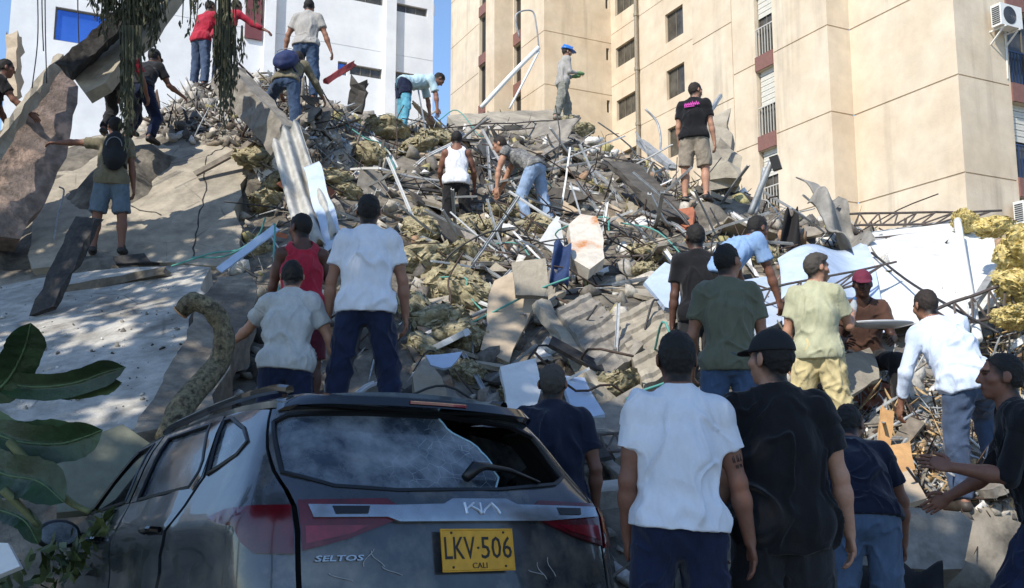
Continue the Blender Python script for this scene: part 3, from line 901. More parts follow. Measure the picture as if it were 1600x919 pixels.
    # hair
    if hair:
        F = Field(hc - .18, hc + .18, max(vox * .75, .005))
        F.add(Ell(hc + hyv * -.0165 + hzv * .019, RH.T, (.0800, .1010, .1050)), .0)
        if long_hair: F.add(Ell(hc + hyv * .01 + hzv * .07, RH.T, (.075 + long_hair, .085 + long_hair, .05 + long_hair)), .02)
        n_ = nrm(-hyv * .78 + hzv * .62)
        F.plane(hc + n_ * P.get('hairline', .002), n_)
        F.plane(hc - hzv * .080, hzv - hyv * .2)
        V, Q = F.mesh(); N = vnormals(V, Q); V = V + N * (np.clip(noise3(V * 48) * .0045 + noise3(V * 115) * .004, -.002, 1))[:, None]
        mk('hair', V, Q, m_hairs[hair])
    if hat:
        hat(hc, RH, mk, vox, body, toW)
    PEOPLE[key] = dict(J=J, toW=toW, body=body, feet=feet, T=T, R=R, top=head_w)
    return body

# head gear
def cap_hat(colr, name='cap', brim=(0, 1)):
    def make(hc, RH, mk, vox, body, toW):
        hx, hy, hz_ = RH[:, 0], RH[:, 1], RH[:, 2]
        F = Field(hc - .26, hc + .26, max(vox * .9, .006))
        F.add(Ell(hc - hy * .012 + hz_ * .030, RH.T, (.090, .112, .108)), .0)
        F.plane(hc + hz_ * .032, hz_ + hy * .05)
        bd = nrm(hy * brim[1] + hx * brim[0])
        F.add(Ell(hc + bd * .100 + hz_ * .034 , (nrm(np.cross(bd, hz_)), nrm(bd - hz_ * .18), nrm(hz_ + bd * .18)), (.074, .075, .009)), .006)
        F.add(Ell(hc + hz_ * .137 - hy * .012, RH.T, (.010, .010, .006)), .004)
        V, Q = F.mesh(); mk(name, V, Q, mat('cap_' + colr.strip('#'), colr, .85, .15, 10, bump=.3, bscale=60))
    return make
def hard_hat(hc, RH, mk, vox, body, toW):
    hx, hy, hz_ = RH[:, 0], RH[:, 1], RH[:, 2]
    F = Field(hc - .26, hc + .28, .009)
    F.add(Ell(hc - hy * .01 + hz_ * .045, RH.T, (.115, .138, .115)), .0)
    F.add(Cap(hc - hy * .11 + hz_ * .14, hc + hy * .09 + hz_ * .145, .02, .02), .02)
    F.plane(hc + hz_ * .045, hz_)
    F.add(Ell(hc + hy * .03 + hz_ * .05, RH.T, (.128, .175, .010)), .01)
    V, Q = F.mesh(); mk('hard_hat', V, Q, mat('helmet_blue', '#2f6fc4', .3, coat=.3))

BAGS = []
def backpack(key, label, colr, size=(.15, .09, .22), drop=.0, side=0.0):
    p = PEOPLE[key]; J = p['J']; R2 = J['R2']; fw = R2[:, 1]; up = R2[:, 2]; rx = R2[:, 0]
    c = J['chest'] + up * (.03 - drop) - fw * (.105 + size[1]) + rx * side
    F = Field(c - .34, c + .34, .012)
    F.add(Ell(c, (rx, fw, up), (size[0] * 1.12, size[1] * 1.25, size[2] * 1.1)), .0)
    F.add(Ell(c - fw * size[1] * .6 - up * size[2] * .4, (rx, fw, up), (size[0] * .8, size[1] * .8, size[2] * .5)), .02)
    F.plane(c + fw * size[1], -fw)
    V, Q = F.mesh(); N = vnormals(V, Q); V = V + N * (noise3(V * 14) * .008)[:, None]
    m = mat('bag_' + colr.strip('#'), colr, .8, .25, 8, bump=.3, bscale=50)
    loc = p['toW'](c[None])[0]
    o = link('backpack', mesh_from('backpack', p['toW'](V) - loc, Q, True), m, None, loc); tag(o, label, 'backpack')
    for s in (-1, 1):
        a = c + rx * s * size[0] * .55 + up * size[2] * .8 + fw * size[1] * .6
        pts = [a, J['sh' + ('l' if s < 0 else 'r')] * .6 + J['neck'] * .4 + up * .085, J['sh' + ('l' if s < 0 else 'r')] * .62 + J['neck'] * .38 + fw * .13 - up * .04, J['chest'] + rx * s * .15 + fw * .06 - up * .12, c + rx * s * size[0] * .8 - up * size[2] * .6 + fw * size[1] * .6]
        V_, F_ = tube_vf(p['toW'](spline(pts, 16)), .016, 6)
        link('strap', mesh_from('strap', V_, F_, True), m, o)
    b = MB(); zp = [c - fw * size[1] * 1.22 + rx * size[0] * .7 * math.cos(a) + up * size[2] * (.1 + .5 * math.sin(a)) for a in np.linspace(0, math.pi, 9)]
    b.tube(p['toW'](np.array(zp)), .006, 4); b.build('zip', mat('zip_grey', '#77787c', .5), o)
    return o
# ------------------------------------------------------------------ the people in the picture
c_white = m_cloth('white', '#d7d9df', '#cdd0d8', var=.05)
c_grey = m_cloth('grey', '#9d9a95'); c_lgrey = m_cloth('light_grey', '#b9bab8', '#a9aaa8')
c_black = m_cloth('black', '#17171a'); c_navyT = m_cloth('navy', '#1a1f30'); c_red = m_cloth('red', '#a8283a', '#8f2133')
c_olive = m_cloth('olive', '#5d5f50'); c_lolive = m_cloth('pale_olive', '#aeae92', '#a1a185'); c_jean = m_cloth('dark_jeans', '#171e34', '#1c2640')
c_mjean = m_cloth('mid_jeans', '#40536f', '#33445c'); c_ljean = m_cloth('light_jeans', '#8fa3bd', '#7d92af'); c_slate = m_cloth('slate_jeans', '#45546c', '#3a475d')
c_khaki = m_cloth('khaki', '#8d8375'); c_beige = m_cloth('beige_cargo', '#c8b98d', '#baab7f'); c_camo = mat('cloth_grey_camouflage', '#85857c', .92, .3, 9, '#6f6f66', .35, 45)
c_sky = m_cloth('sky_blue', '#86a3c9', '#7896bf'); c_paleblue = m_cloth('pale_blue', '#a9c4cf', '#bcd2d6'); c_cyan = m_cloth('cyan', '#5f9fb4'); c_blueshirt = m_cloth('dress_shirt', '#bcc9de', '#cad4e4', var=.05)
c_drab = m_cloth('drab', '#77705f', '#69634f'); c_steel = m_cloth('steel_shorts', '#62717f', '#54636f'); c_pattern = mat('cloth_grey_print', '#8f8f8a', .92, .5, 12, '#55555a', .35, 45)
c_brown = m_cloth('brown', '#4f382e'); c_dark = m_cloth('charcoal', '#232325'); c_maroonS = m_cloth('maroon', '#55202c')
c_glove = m_cloth('green_glove', '#6f8f62')

def tee(m, **k): return dict(mat=m, **k)
def trs(m, **k): return dict(mat=m, **k)
STAND = dict()
def glove(key, n):
    p = PEOPLE[key]; J = p['J']; d = J['hd' + n]; c = J['wr' + n]
    F = Field(c - .2, c + .25, .012); F.add(Cap(c - d * .03, c + d * .02, .036, .036), .02); F.add(Cap(c + d * .05, c + d * .12, .045, .036), .03)
    V, Q = F.mesh(); link('glove', mesh_from('glove', p['toW'](V), Q, True), c_glove, p['body'])

person('helmet', (888, 74), 22.0, -68, 'man in grey work clothes and blue hard hat at the top of the heap',
       dict(lean=4, head=(-8, -14, 0), arm_l=((-.1, .15, -1), (.35, 1, .15)), arm_r=((.12, .1, -1), (-.25, 1, .1)), leg_l=((-.05, .34, -1), (0, .05, -1)), leg_r=((.05, -.25, -1), (0, -.28, -1))),
       'light', 'brown', tee(c_grey, sleeve=1.75), trs(c_camo, infl=.024, fold=.012), 1.74, hat=hard_hat, shoe='#6b665c', beard=True)
glove('helmet', 'l'); glove('helmet', 'r')

def pink_letters(o, J, toW, body):
    R2 = J['R2']; c = J['neck'] - R2[:, 2] * .10; b = MB()
    rs = random.Random(3); x = -.10
    while x < .10:
        h = rs.choice((.035, .05, .03)); y = -.128 - .02 * (1 - (x / .15) ** 2)
        P0 = c + R2 @ np.array([x, y, -.02]); P1 = c + R2 @ np.array([x + .012, y - .001, h - .01]); P2 = c + R2 @ np.array([x + .024, y, -.012])
        b.tube(toW(np.array([P0, P1, P2])), .0085, 5); x += .026
    b.tube(toW(np.array([c + R2 @ np.array([xx, -.134 - .014 * (1 - (xx / .15) ** 2), -.035]) for xx in np.linspace(-.10, .04, 8)])), .007, 5)
    b.build('lettering', mat('print_pink', '#d24fb0', .8), o)
person('pink_print', (1088, 130), 14.5, -22, 'man in black T-shirt with pink back print and khaki shorts standing high on the heap',
       dict(lean=3, head=(-42, -8, 0), build=1.12, arm_l=((-.18, .0, -1), (-.02, .35, -1)), arm_r=((.2, .05, -1), (.12, .2, -1)), leg_l=((-.12, .04, -1), (-.02, -.05, -1)), leg_r=((.10, .12, -1), (.04, -.12, -1))),
       'light', 'brown', tee(c_black, after=pink_letters, hem=-.03), trs(c_khaki, len=.93, infl=.022, name='shorts'), 1.76, shoe='#201e1e', beard=True)

person('bent_blue', (694, 120), 17.8, -62, 'man in pale blue shirt bent double on the skyline, between the two buildings',
       dict(lean=72, curl=12, head=(0, -55, 0), arm_l=((-.1, .35, -1), (0, .15, -1)), arm_r=((.1, .3, -1), (0, .1, -1)), leg_l=((-.14, .10, -1), (0, -.12, -1)), leg_r=((.14, .02, -1), (0, -.15, -1))),
       'mid', 'black', tee(c_paleblue, sleeve=.8, hem=.02), [trs(c_cyan, infl=.012), trs(c_jean, infl=.026, len=.5, name='shorts')], 1.72)
person('grey_tee', (484, 2), 16.0, -3, 'man in grey T-shirt and jeans standing with arms out before the white building',
       dict(lean=5, curl=8, build=1.08, head=(4, -18, 0), arm_l=((-.52, .05, -1), (-.22, .25, -1)), arm_r=((.42, .0, -1), (.35, .12, -1)), leg_l=((-.12, .16, -1), (0, -.12, -1)), leg_r=((.12, .05, -1), (0, -.05, -1))),
       'mid', 'black', tee(c_grey, hem=-.01), trs(c_mjean), 1.76)
person('climber', (468, 86), 15.2, -8, 'climbing man in blue jeans with a navy backpack, one knee raised',
       dict(lean=40, curl=10, head=(6, -35, 0), arm_l=((-.45, .6, -.7), (-.2, .9, -.3)), arm_r=((.4, .5, -.75), (.2, .7, -.6)), leg_l=((-.62, .75, -.22), (.28, -.45, -.9)), leg_r=((.12, .10, -1), (.02, -.12, -1)), foot_l=(-.3, .8, 0)),
       'tan', 'brown', tee(c_drab, sleeve=1.8, hem=-.03), trs(c_mjean), 1.74, shoe='#8d8f94')
backpack('climber', 'navy backpack on the climbing man in blue jeans', '#1c2a55', (.16, .10, .23), .15)
person('red_left', (331, 3), 18.2, -25, 'man in red top, the one of the red pair whose arms hang down',
       dict(lean=14, head=(-12, -10, 0), arm_l=((-.5, .1, -1), (-.25, .3, -1)), arm_r=((.2, .5, -1), (0, .8, -.6)), leg_l=((-.1, .1, -1), (0, -.1, -1))), 'tan', 'brown', tee(c_red, sleeve=1.8), trs(c_slate), 1.72)
person('red_reach', (373, 2), 18.0, -28, 'man in red long-sleeved top stretching one arm out to the right',
       dict(lean=24, curl=8, head=(-10, -15, 0), arm_l=((-.3, .3, -1), (0, .4, -1)), arm_r=((.75, .55, -.62), (.85, .4, -.5)), leg_l=((-.1, .12, -1), (0, -.1, -1))), 'tan', 'black', tee(c_red, sleeve=1.8), trs(c_jean), 1.74)
person('red_hidden', (206, 72), 14.6, -6, 'person in a red shirt half hidden by hanging moss strands',
       dict(lean=28, curl=12, head=(0, -25, 0), arm_l=((-.25, .5, -1), (0, .7, -.8)), arm_r=((.25, .5, -1), (0, .7, -.8)), leg_l=((-.2, .75, -.7), (-.05, -.5, -1)), leg_r=((.2, .75, -.7), (.05, -.5, -1))), 'tan', 'black', tee(c_red), trs(c_dark), 1.7)
person('crouch_dark', (244, 80), 15.3, -10, 'crouching man in dark top with white hem and navy jeans on the upper slab',
       dict(lean=24, curl=12, head=(-10, -15, 0), build=1.1, arm_l=((-.3, .5, -1), (.1, .8, -.7)), arm_r=((.4, .45, -1), (.35, .8, -.3)), leg_l=((-.22, .62, -.8), (-.02, -.62, -1)), leg_r=((.18, .55, -.85), (.05, -.55, -1))), 'tan', 'black', tee(c_dark, hem=.03), trs(c_jean), 1.74, hat=cap_hat('#23282a'))
person('edge_black', (13, 94), 13.2, -52, 'man in black T-shirt behind the broken pink slab, cut by the picture edge',
       dict(lean=18, head=(-5, -8, 0), arm_l=((-.1, .3, -1), (0, .5, -1)), arm_r=((.25, .55, -.9), (.15, .8, -.6))), 'tan', 'black', tee(c_black), trs(c_jean), 1.75)
person('shorts_backpack', (180, 184), 12.7, 12, 'man in drab T-shirt and blue-grey shorts pointing left, standing on the slab with a backpack',
       dict(lean=2, head=(25, -4, 0), arm_l=((-1, .18, .04), (-1, .25, .0)), arm_r=((.22, -.02, -1), (.10, .15, -1)), leg_l=((-.13, .03, -1), (-.05, -.05, -1)), leg_r=((.13, .0, -1), (.05, -.03, -1))),
       'tan', 'black', tee(c_drab, hem=-.07, bag=.012), trs(c_steel, len=.92, infl=.026, name='shorts'), 1.75, shoe='#2a2725')
backpack('shorts_backpack', 'black backpack slung on the man in blue-grey shorts', '#15171c', (.13, .085, .23), .02, .05)
person('white_tank', (714, 207), 15.0, 2, 'man in white tank top and dark trousers seen from behind, mid-heap',
       dict(lean=10, head=(0, -14, 0), arm_l=((-.3, .35, -1), (.1, .8, -.6)), arm_r=((.34, .3, -1), (.05, .75, -.7)), leg_l=((-.1, .12, -1), (0, -.1, -1)), leg_r=((.12, .15, -1), (0, -.2, -1))),
       'tan', 'black', tee(c_white, sleeve=0, hem=-.05), trs(c_dark), 1.74)
person('bent_jeans', (776, 215), 15.0, 66, 'bare-armed man in patterned vest and light jeans bending to the left over debris',
       dict(lean=56, curl=10, head=(10, -20, 0), arm_l=((-.1, .35, -1), (0, .1, -1)), arm_r=((.15, .5, -.9), (.05, .5, -.9)), leg_l=((-.16, .40, -1), (0, -.2, -1)), leg_r=((.16, -.12, -1), (0, -.3, -1))),
       'light', 'brown', tee(c_pattern, sleeve=.2, hem=-.02), trs(c_ljean), 1.76, shoe='#8f8870')
person('red_tank', (468, 335), 8.6, 14, 'man in red tank top looking left, above the man in the light grey T-shirt',
       dict(lean=10, head=(42, -6, 0), build=1.04, arm_l=((-.22, .22, -1), (-.05, .45, -1)), arm_r=((.30, .18, -1), (.02, .75, -.75)), leg_l=((-.1, .12, -1), (0, -.1, -1))),
       'dark', 'black', tee(c_red, sleeve=0, hem=-.08), trs(c_maroonS, len=.95, name='shorts', infl=.022), 1.76, shoe='#3a3a3a')
person('white_tee_far', (577, 305), 7.6, 2, 'man in white T-shirt and navy jeans standing with legs apart behind the car roof',
       dict(lean=4, head=(3, 2, 0), build=1.08, arm_l=((-.30, .02, -1), (-.10, .22, -1)), arm_r=((.30, .0, -1), (.08, .20, -1)), leg_l=((-.20, .05, -1), (-.12, -.04, -1)), leg_r=((.17, .08, -1), (.09, -.1, -1))),
       'mid', 'black', tee(c_white, hem=-.05, bag=.008, fold=.015), trs(c_jean, infl=.02, fold=.010), 1.80, shoe='#4a4c50')
person('grey_tee_near', (458, 410), 7.6, 3, 'man in light grey T-shirt and dark jeans reaching towards the mossy log',
       dict(lean=10, curl=8, head=(6, -14, 0), build=1.04, arm_l=((-.62, .55, -.62), (-.55, .85, -.25)), arm_r=((.50, .10, -1), (.30, .30, -1)), leg_l=((-.14, .10, -1), (-.04, -.06, -1)), leg_r=((.12, .06, -1), (.04, -.1, -1))),
       'light', 'black', tee(c_lgrey, hem=-.05, slant=.08, fold=.015), trs(c_jean, infl=.018), 1.70)
person('navy_tee_car', (864, 570), 6.3, -6, 'heavy-set man in navy T-shirt standing beside the car tailgate',
       dict(lean=3, head=(-5, -3, 0), build=1.2, arm_l=((-.25, .0, -1), (-.05, .2, -1)), arm_r=((.28, -.05, -1), (-.02, .35, -1))), 'tan', 'greying', tee(c_navyT, hem=-.08, fold=.014), trs(c_slate), 1.74)

def tattoo(o, J, toW, body):
    b = MB(); a = J['shr'] * .30 + J['elr'] * .70; d = nrm(J['elr'] - J['shr']); bk = np.array([.35, -1.0, 0]); bk = nrm(bk - d * (bk @ d)); sd = np.cross(d, bk)
    for k in range(-3, 4):
        for (z0, z1) in ((-.025, .005), (.015, .03)):
            if (k * 7 + int(z0 * 1000)) % 3 == 0: continue
            ang = k * .13; dr = nrm(bk * math.cos(ang) + sd * math.sin(ang)); r = .0492
            b.tube(toW(np.array([a + d * z0 + dr * r, a + d * z1 + dr * (r - .001)])), .0022, 4)
    b.build('tattoo', mat('ink', '#30221e', .7), body)
person('white_tee_near', (1056, 519), 4.45, 0, 'man in white T-shirt and navy trousers in the foreground, seen from behind',
       dict(lean=2, curl=6, head=(0, -2, 0), build=1.02, side=2, arm_l=((-.20, -.04, -1), (.02, .34, -1)), arm_r=((.27, -.05, -1), (.20, .14, -1)), curl_l=45, curl_r=16, leg_l=((-.12, .03, -1), (-.03, -.05, -1)), leg_r=((.10, .06, -1), (.03, -.10, -1))),
       'tan', 'black', tee(c_white, sleeve=.55, hem=.0, slant=.07, bag=.006, fold=.018, after=tattoo), trs(c_jean, infl=.02, fold=.009), 1.76)
person('cap_black', (1203, 520), 4.65, -4, 'man in black T-shirt and black cap turning his head left, in the foreground',
       dict(lean=2, curl=6, head=(40, 2, 0), build=1.16, arm_l=((-.22, .1, -1), (-.05, .3, -1)), arm_r=((.30, .0, -1), (.16, .16, -1)), leg_l=((-.10, .03, -1), (-.03, -.05, -1))),
       'light', 'black', tee(c_black, sleeve=.62, hem=-.13, bag=.014, fold=.018), trs(c_dark, len=.95, infl=.024, name='shorts'), 1.78, hat=cap_hat('#121316'))
person('olive_tee', (1137, 383), 7.1, -4, 'man in dark olive T-shirt and blue jeans looking right',
       dict(lean=4, curl=7, head=(-46, -2, 0), build=1.0, arm_l=((-.28, .12, -1), (.05, .6, -.8)), arm_r=((.24, .0, -1), (.12, .25, -1)), leg_l=((-.1, .05, -1), (-.02, -.05, -1))),
       'mid', 'black', tee(c_olive, hem=-.06, fold=.015), trs(c_mjean), 1.76)
person('black_tee_mid', (1085, 352), 9.0, 2, 'man in black T-shirt behind the man in dark olive',
       dict(lean=4, head=(8, -4, 0)), 'dark', 'black', tee(c_black), trs(c_dark), 1.74)
person('blue_bent', (1190, 341), 9.3, -58, 'man in sky blue T-shirt bending to the right',
       dict(lean=50, curl=10, head=(-4, -25, 0), arm_l=((-.1, .4, -1), (0, .4, -1)), arm_r=((.1, .4, -1), (0, .4, -1)), leg_l=((-.12, .2, -1), (0, -.1, -1)), leg_r=((.12, .0, -1), (0, -.2, -1))), 'tan', 'black', tee(c_sky), trs(c_black), 1.74)
person('bottle_man', (1276, 397), 8.6, -24, 'man in pale olive T-shirt and beige cargo trousers holding a water bottle',
       dict(lean=2, curl=5, head=(-50, -2, 0), build=1.03, arm_l=((-.25, .05, -1), (-.05, .25, -1)), arm_r=((.26, .42, -.85), (.02, .85, .52)), leg_l=((-.12, .05, -1), (-.03, -.05, -1)), leg_r=((.14, .1, -1), (.05, -.1, -1)), curl_r=45),
       'light', 'greying', tee(c_lolive, hem=-.06, bag=.01, fold=.012), trs(c_beige, infl=.03, fold=.014), 1.78, shoe='#4a3a2c', beard=True, long_hair=.008)
person('seated_cap', (1347, 424), 9.2, 168, 'man in maroon cap sitting on the debris facing the camera with a tray',
       dict(lean=20, curl=10, head=(0, -12, 0), build=1.08, arm_l=((-.25, .25, -1), (.15, .9, -.15)), arm_r=((.25, .25, -1), (-.15, .9, -.15)), leg_l=((-.35, .9, -.12), (-.05, .05, -1)), leg_r=((.35, .9, -.1), (.05, .1, -1))),
       'deep', 'black', tee(c_brown, sleeve=.6), trs(c_dark), 1.74, hat=cap_hat('#611b33'))
person('dress_shirt', (1440, 456), 8.0, 4, 'man in pale blue long-sleeved shirt and slate jeans stepping up with one knee bent',
       dict(lean=26, side=-14, curl=9, head=(10, -16, 0), build=1.10, arm_l=((-.30, .15, -1), (-.02, .45, -1)), arm_r=((.30, .35, -.9), (0, .8, -.6)), leg_l=((-.05, .10, -1), (.02, -.05, -1)), leg_r=((.42, .75, -.5), (-.05, -.35, -1)), foot_r=(.3, 1, 0)),
       'mid', 'brown', tee(c_blueshirt, sleeve=1.75, hem=-.07, slant=-.1, bag=.012, fold=.016), trs(c_slate, infl=.02, fold=.011), 1.78, shoe='#3b342e')
person('navy_bent', (1328, 638), 6.3, -8, 'man in navy T-shirt and faded jeans stooping behind the man in the black cap',
       dict(lean=36, curl=14, head=(-22, -30, 0), build=1.10, arm_l=((-.25, .35, -1), (0, .35, -1)), arm_r=((.42, .1, -1), (.02, .18, -1)), leg_l=((-.1, .05, -1), (0, -.06, -1))), 'tan', 'black', tee(c_navyT, hem=.0, sleeve=.66, fold=.015), trs(m_cloth('faded_jeans', '#5a6d86', '#4c5f78')), 1.76)
person('reach_black', (1562, 553), 5.3, 72, 'man in black jacket at the picture edge reaching his hands out to the left',
       dict(lean=14, curl=10, head=(6, 2, 0), build=1.16, arm_l=((-.10, .34, -.95), (.0, 1, .18), (0, 1, .3)), arm_r=((.12, .40, -.9), (.0, .95, -.55)), curl_l=14, leg_l=((-.08, .55, -.85), (0, -.05, -1)), leg_r=((.12, -.1, -1), (0, -.2, -1))),
       'tan', 'black', tee(c_black, sleeve=1.02, hem=-.10, bag=.02, fold=.016, name='jacket'), trs(c_jean, infl=.022, fold=.011), 1.76)
# the heap carries the feet of everyone standing on it
for _k, _p in PEOPLE.items():
    for _f in _p['feet']:
        if _f[2] < .12: continue
        r2 = (_gx - _f[0]) ** 2 + (_gy - _f[1]) ** 2
        w = np.exp(-(r2 / .30 ** 2) ** 1.5)
        HZ = HZ + np.clip(_f[2] - .03 - HZ, -2.5, .45 if _k in ('red_hidden', 'crouch_dark', 'edge_black') else 2.5) * w
_n = np.arange(_gx.size).reshape(_gx.shape)
_F = np.stack([_n[:-1, :-1], _n[1:, :-1], _n[1:, 1:], _n[:-1, 1:]], -1).reshape(-1, 4)
m_heap = mat('rubble_dust', '#7a7367', .95, .45, 2.2, '#48433c', .9, 16, mottle=('#8f877a', 1.3, .5, .7))
heap = link('rubble_heap', mesh_from('rubble_heap', np.stack([_gx.ravel(), _gy.ravel(), HZ.ravel()], -1), _F, False), m_heap)
tag(heap, 'dusty grey mound of crushed rubble under the larger debris', 'rubble', kind='stuff')
# ------------------------------------------------------------------ the damaged car
def rot3(y, p, r):
    return Rz(y) @ Rx(p) @ Ry(r)
CM = rot3(D2R(35.0), D2R(-6.5), D2R(2.2)); CT = np.array([-.10, 4.13, .06])
def toC(V): return np.asarray(V, float) @ CM.T + CT
ZK = np.array([.25,.40,.55,.75,.92,1.0,1.06,1.12,1.20,1.36,1.46,1.53,1.58,1.64])
RK = np.array([.05,.00,.00,.03,.05,.06,.09,.14,.20,.31,.38,.44,.49,.56])
WK = np.array([.84,.89,.90,.905,.895,.885,.865,.835,.795,.725,.67,.615,.575,.53])
CK = np.array([.28,.28,.28,.28,.28,.28,.27,.26,.25,.22,.22,.22,.22,.22])
CYF = 4.3; CS1 = .60; CS2 = 1.02; CSF = 5.02
def csurf(s, z):
    s = np.asarray(s, float); z = np.asarray(z, float)
    sg = np.where(s >= 0, -1., 1.); a = np.abs(s)
    w = np.interp(z, ZK, WK); r = np.interp(z, ZK, RK); c = np.interp(z, ZK, CK)
    t1 = np.clip(a / CS1, 0, 1); t2 = np.clip((a - CS1) / (CS2 - CS1), 0, 1); t3 = np.clip((a - CS2) / (CSF - CS2), 0, 1)
    ang = t2 * np.pi / 2
    x = t1 * (w - c) + np.sin(ang) * c; y = r + .05 * t1 ** 2 + (1 - np.cos(ang)) * c
    y0 = r + .05 + c
    y = np.where(a > CS2, y0 + t3 * (CYF - y0), y)
    x = np.where(a > CS2, (w + .045 * np.sin(np.clip(t3 / .40, 0, 1) * np.pi / 2)) * (1 - .16 * np.clip((t3 - .72) / .28, 0, 1) ** 2), x)
    # character line: a soft shoulder below the glass
    x = x + .012 * np.exp(-((z - 1.0) / .03) ** 2) * np.clip((a - .95) / .2, 0, 1) - .018 * np.exp(-((z - .80) / .09) ** 2) * np.clip((a - 1.1) / .4, 0, 1)
    return np.stack([sg * x, y, z], -1)
def cnorm(s, z, e=2e-3):
    s = np.asarray(s, float); z = np.asarray(z, float)
    n = np.cross(csurf(s, z + e) - csurf(s, z - e), csurf(s + e, z) - csurf(s - e, z))
    return n / (np.linalg.norm(n, axis=-1, keepdims=True) + 1e-12)
def inpoly(p, poly):
    x, y = p; c = False; n = len(poly)
    for i in range(n):
        x1, y1 = poly[i]; x2, y2 = poly[(i + 1) % n]
        if (y1 > y) != (y2 > y) and x < (x2 - x1) * (y - y1) / (y2 - y1) + x1: c = not c
    return c
def densify(poly, st):
    out = []
    for i in range(len(poly)):
        a = np.array(poly[i]); b = np.array(poly[(i + 1) % len(poly)]); n = max(1, int(np.linalg.norm(b - a) / st))
        out += [tuple(a + (b - a) * k / n) for k in range(n)]
    return out
def panel(name, poly, m, parent, off=0.0, thick=.018, st=.05, holes=(), dent=0.0, smooth=True, edge=.004):
    poly = densify(poly, st); hs = [densify(h, st) for h in holes]
    P = list(poly); E = [(i, (i + 1) % len(poly)) for i in range(len(poly))]
    for h in hs:
        k = len(P); P += h; E += [(k + i, k + (i + 1) % len(h)) for i in range(len(h))]
    a = np.array(poly); lo = a.min(0); hi = a.max(0)
    B = np.array(P)
    for x in np.arange(lo[0] + st * .5, hi[0], st):
        for z in np.arange(lo[1] + st * .5, hi[1], st):
            if inpoly((x, z), poly) and not any(inpoly((x, z), h) for h in hs) and ((B - (x, z)) ** 2).sum(1).min() > (st * .45) ** 2: P.append((x, z))
    vs, es, fs, *_ = delaunay_2d_cdt([Vector(p) for p in P], E, [], 0, 1e-5)
    vs = np.array([tuple(v) for v in vs]); tri = []
    for f in fs:
        c = vs[list(f)].mean(0)
        if inpoly(c, poly) and not any(inpoly(c, h) for h in hs): tri.append(tuple(f))
    S3 = csurf(vs[:, 0], vs[:, 1]); N3 = cnorm(vs[:, 0], vs[:, 1])
    d = off + (dent * fbm(np.stack([vs[:, 0] * 2.4, vs[:, 1] * 2.4, np.full(len(vs), 3.3)], -1), 2) if dent else 0)
    A = S3 + N3 * (np.ones((len(vs), 1)) * np.reshape(d, (-1, 1)) if dent else d)
    n = len(vs); cnt = {}
    for f in tri:
        for i in range(len(f)):
            e = (f[i], f[(i + 1) % len(f)]); cnt[tuple(sorted(e))] = cnt.get(tuple(sorted(e)), []) + [e]
    rim = [v[0] for v in cnt.values() if len(v) == 1]
    V = np.concatenate([A, A - N3 * thick])
    # triangle winding outward
    t0 = tri[0]; nn = np.cross(A[t0[1]] - A[t0[0]], A[t0[2]] - A[t0[0]]); flip = nn @ N3[t0[0]] < 0
    F = [f[::-1] if flip else f for f in tri] + [tuple(i + n for i in (f if flip else f[::-1])) for f in tri]
    k0 = len(F)
    F += [((a, b, b + n, a + n) if flip else (b, a, a + n, b + n)) for a, b in rim]
    me = mesh_from(name, toC(V), F, False)
    if smooth:
        u = np.ones(len(F), bool); u[k0:] = False; me.polygons.foreach_set('use_smooth', u)
    o = link(name, me, m, parent)
    if smooth:
        mod = o.modifiers.new('edge', 'EDGE_SPLIT'); mod.split_angle = D2R(50)
    return o
mir = lambda poly: [(-a, b) for a, b in poly]

m_paint = mat('car_paint_grey', '#43474c', .22, .28, 2.0, '#34383d', metal=.30, coat=.6, bump=.03, bscale=5, mottle=('#827b70', 3.0, .50, .80))
m_blk = mat('black_plastic', '#0d0e10', .45, .2, 6)
m_gloss = mat('black_gloss', '#0a0b0d', .12, .1, 3, coat=.5, mottle=('#4a463f', 3.0, .62, .9))
m_lamp = mat('lamp_red', '#40080f', .2, .25, 5, '#5a0d18', coat=.25, mottle=('#5a3a36', 4.0, .66, .95))
m_lampin = mat('lamp_inner_red', '#6a0e1c', .15, .25, 6, '#86142a', coat=.5)
m_chrome = mat('chrome_dusty', '#9aa0a6', .25, .12, 5, metal=.8, mottle=('#7d7568', 5, .58, .85))
m_plate = mat('plate_yellow', '#c8921a', .5, .14, 8, mottle=('#8a6a24', 9, .6, .85))
m_ink = mat('plate_black', '#1a1712', .6)
m_tyre = mat('tyre', '#141414', .85, .2, 6); m_rim = mat('rim_alloy', '#70747a', .35, metal=.7)
m_lining = mat('car_interior', '#0b0b0c', .95)
def _dusty_glass():
    m = mat('dusty_car_glass', '#28313b', .12, .3, 2.0, '#3a4550', mottle=('#a3aab0', 4.5, .38, .84), coat=.3, cracks=('#b9c6cc', 16, .012))
    b = m.node_tree.nodes['Principled BSDF']; b.inputs['Alpha'].default_value = .86
    return m
m_cglass = _dusty_glass()

car = empty('car', CT)
tag(car, 'dusty dark grey car with smashed rear window and yellow licence plate', 'car')
SEAM = [(0.965,1.475),(0.95,1.42),(0.90,1.285),(0.84,1.185),(0.77,1.10),(0.735,1.035),(0.715,0.94),(0.705,0.735),(.705,.60)]
GL = [(0.905,1.405),(0.83,1.435),(0.45,1.448),(-0.12,1.450),(-0.59,1.43),(-0.70,1.385),(-0.69,1.185),(-0.58,1.145),(-0.20,1.110),(0.31,1.098),(0.58,1.115),(0.80,1.175)]
GLBROKEN = [(0.905,1.405),(0.83,1.435),(0.45,1.448),(-0.05,1.448),(-.07,1.42),(-0.078,1.395),(-0.10,1.375),(-.15,1.352),(-0.19,1.335),(-0.22,1.312),(-.228,1.29),(-0.246,1.268),(-0.256,1.235),(-0.242,1.205),(-.25,1.17),(-0.222,1.145),(-0.19,1.115),(0.31,1.098),(0.58,1.115),(0.80,1.175)]
g8 = .010
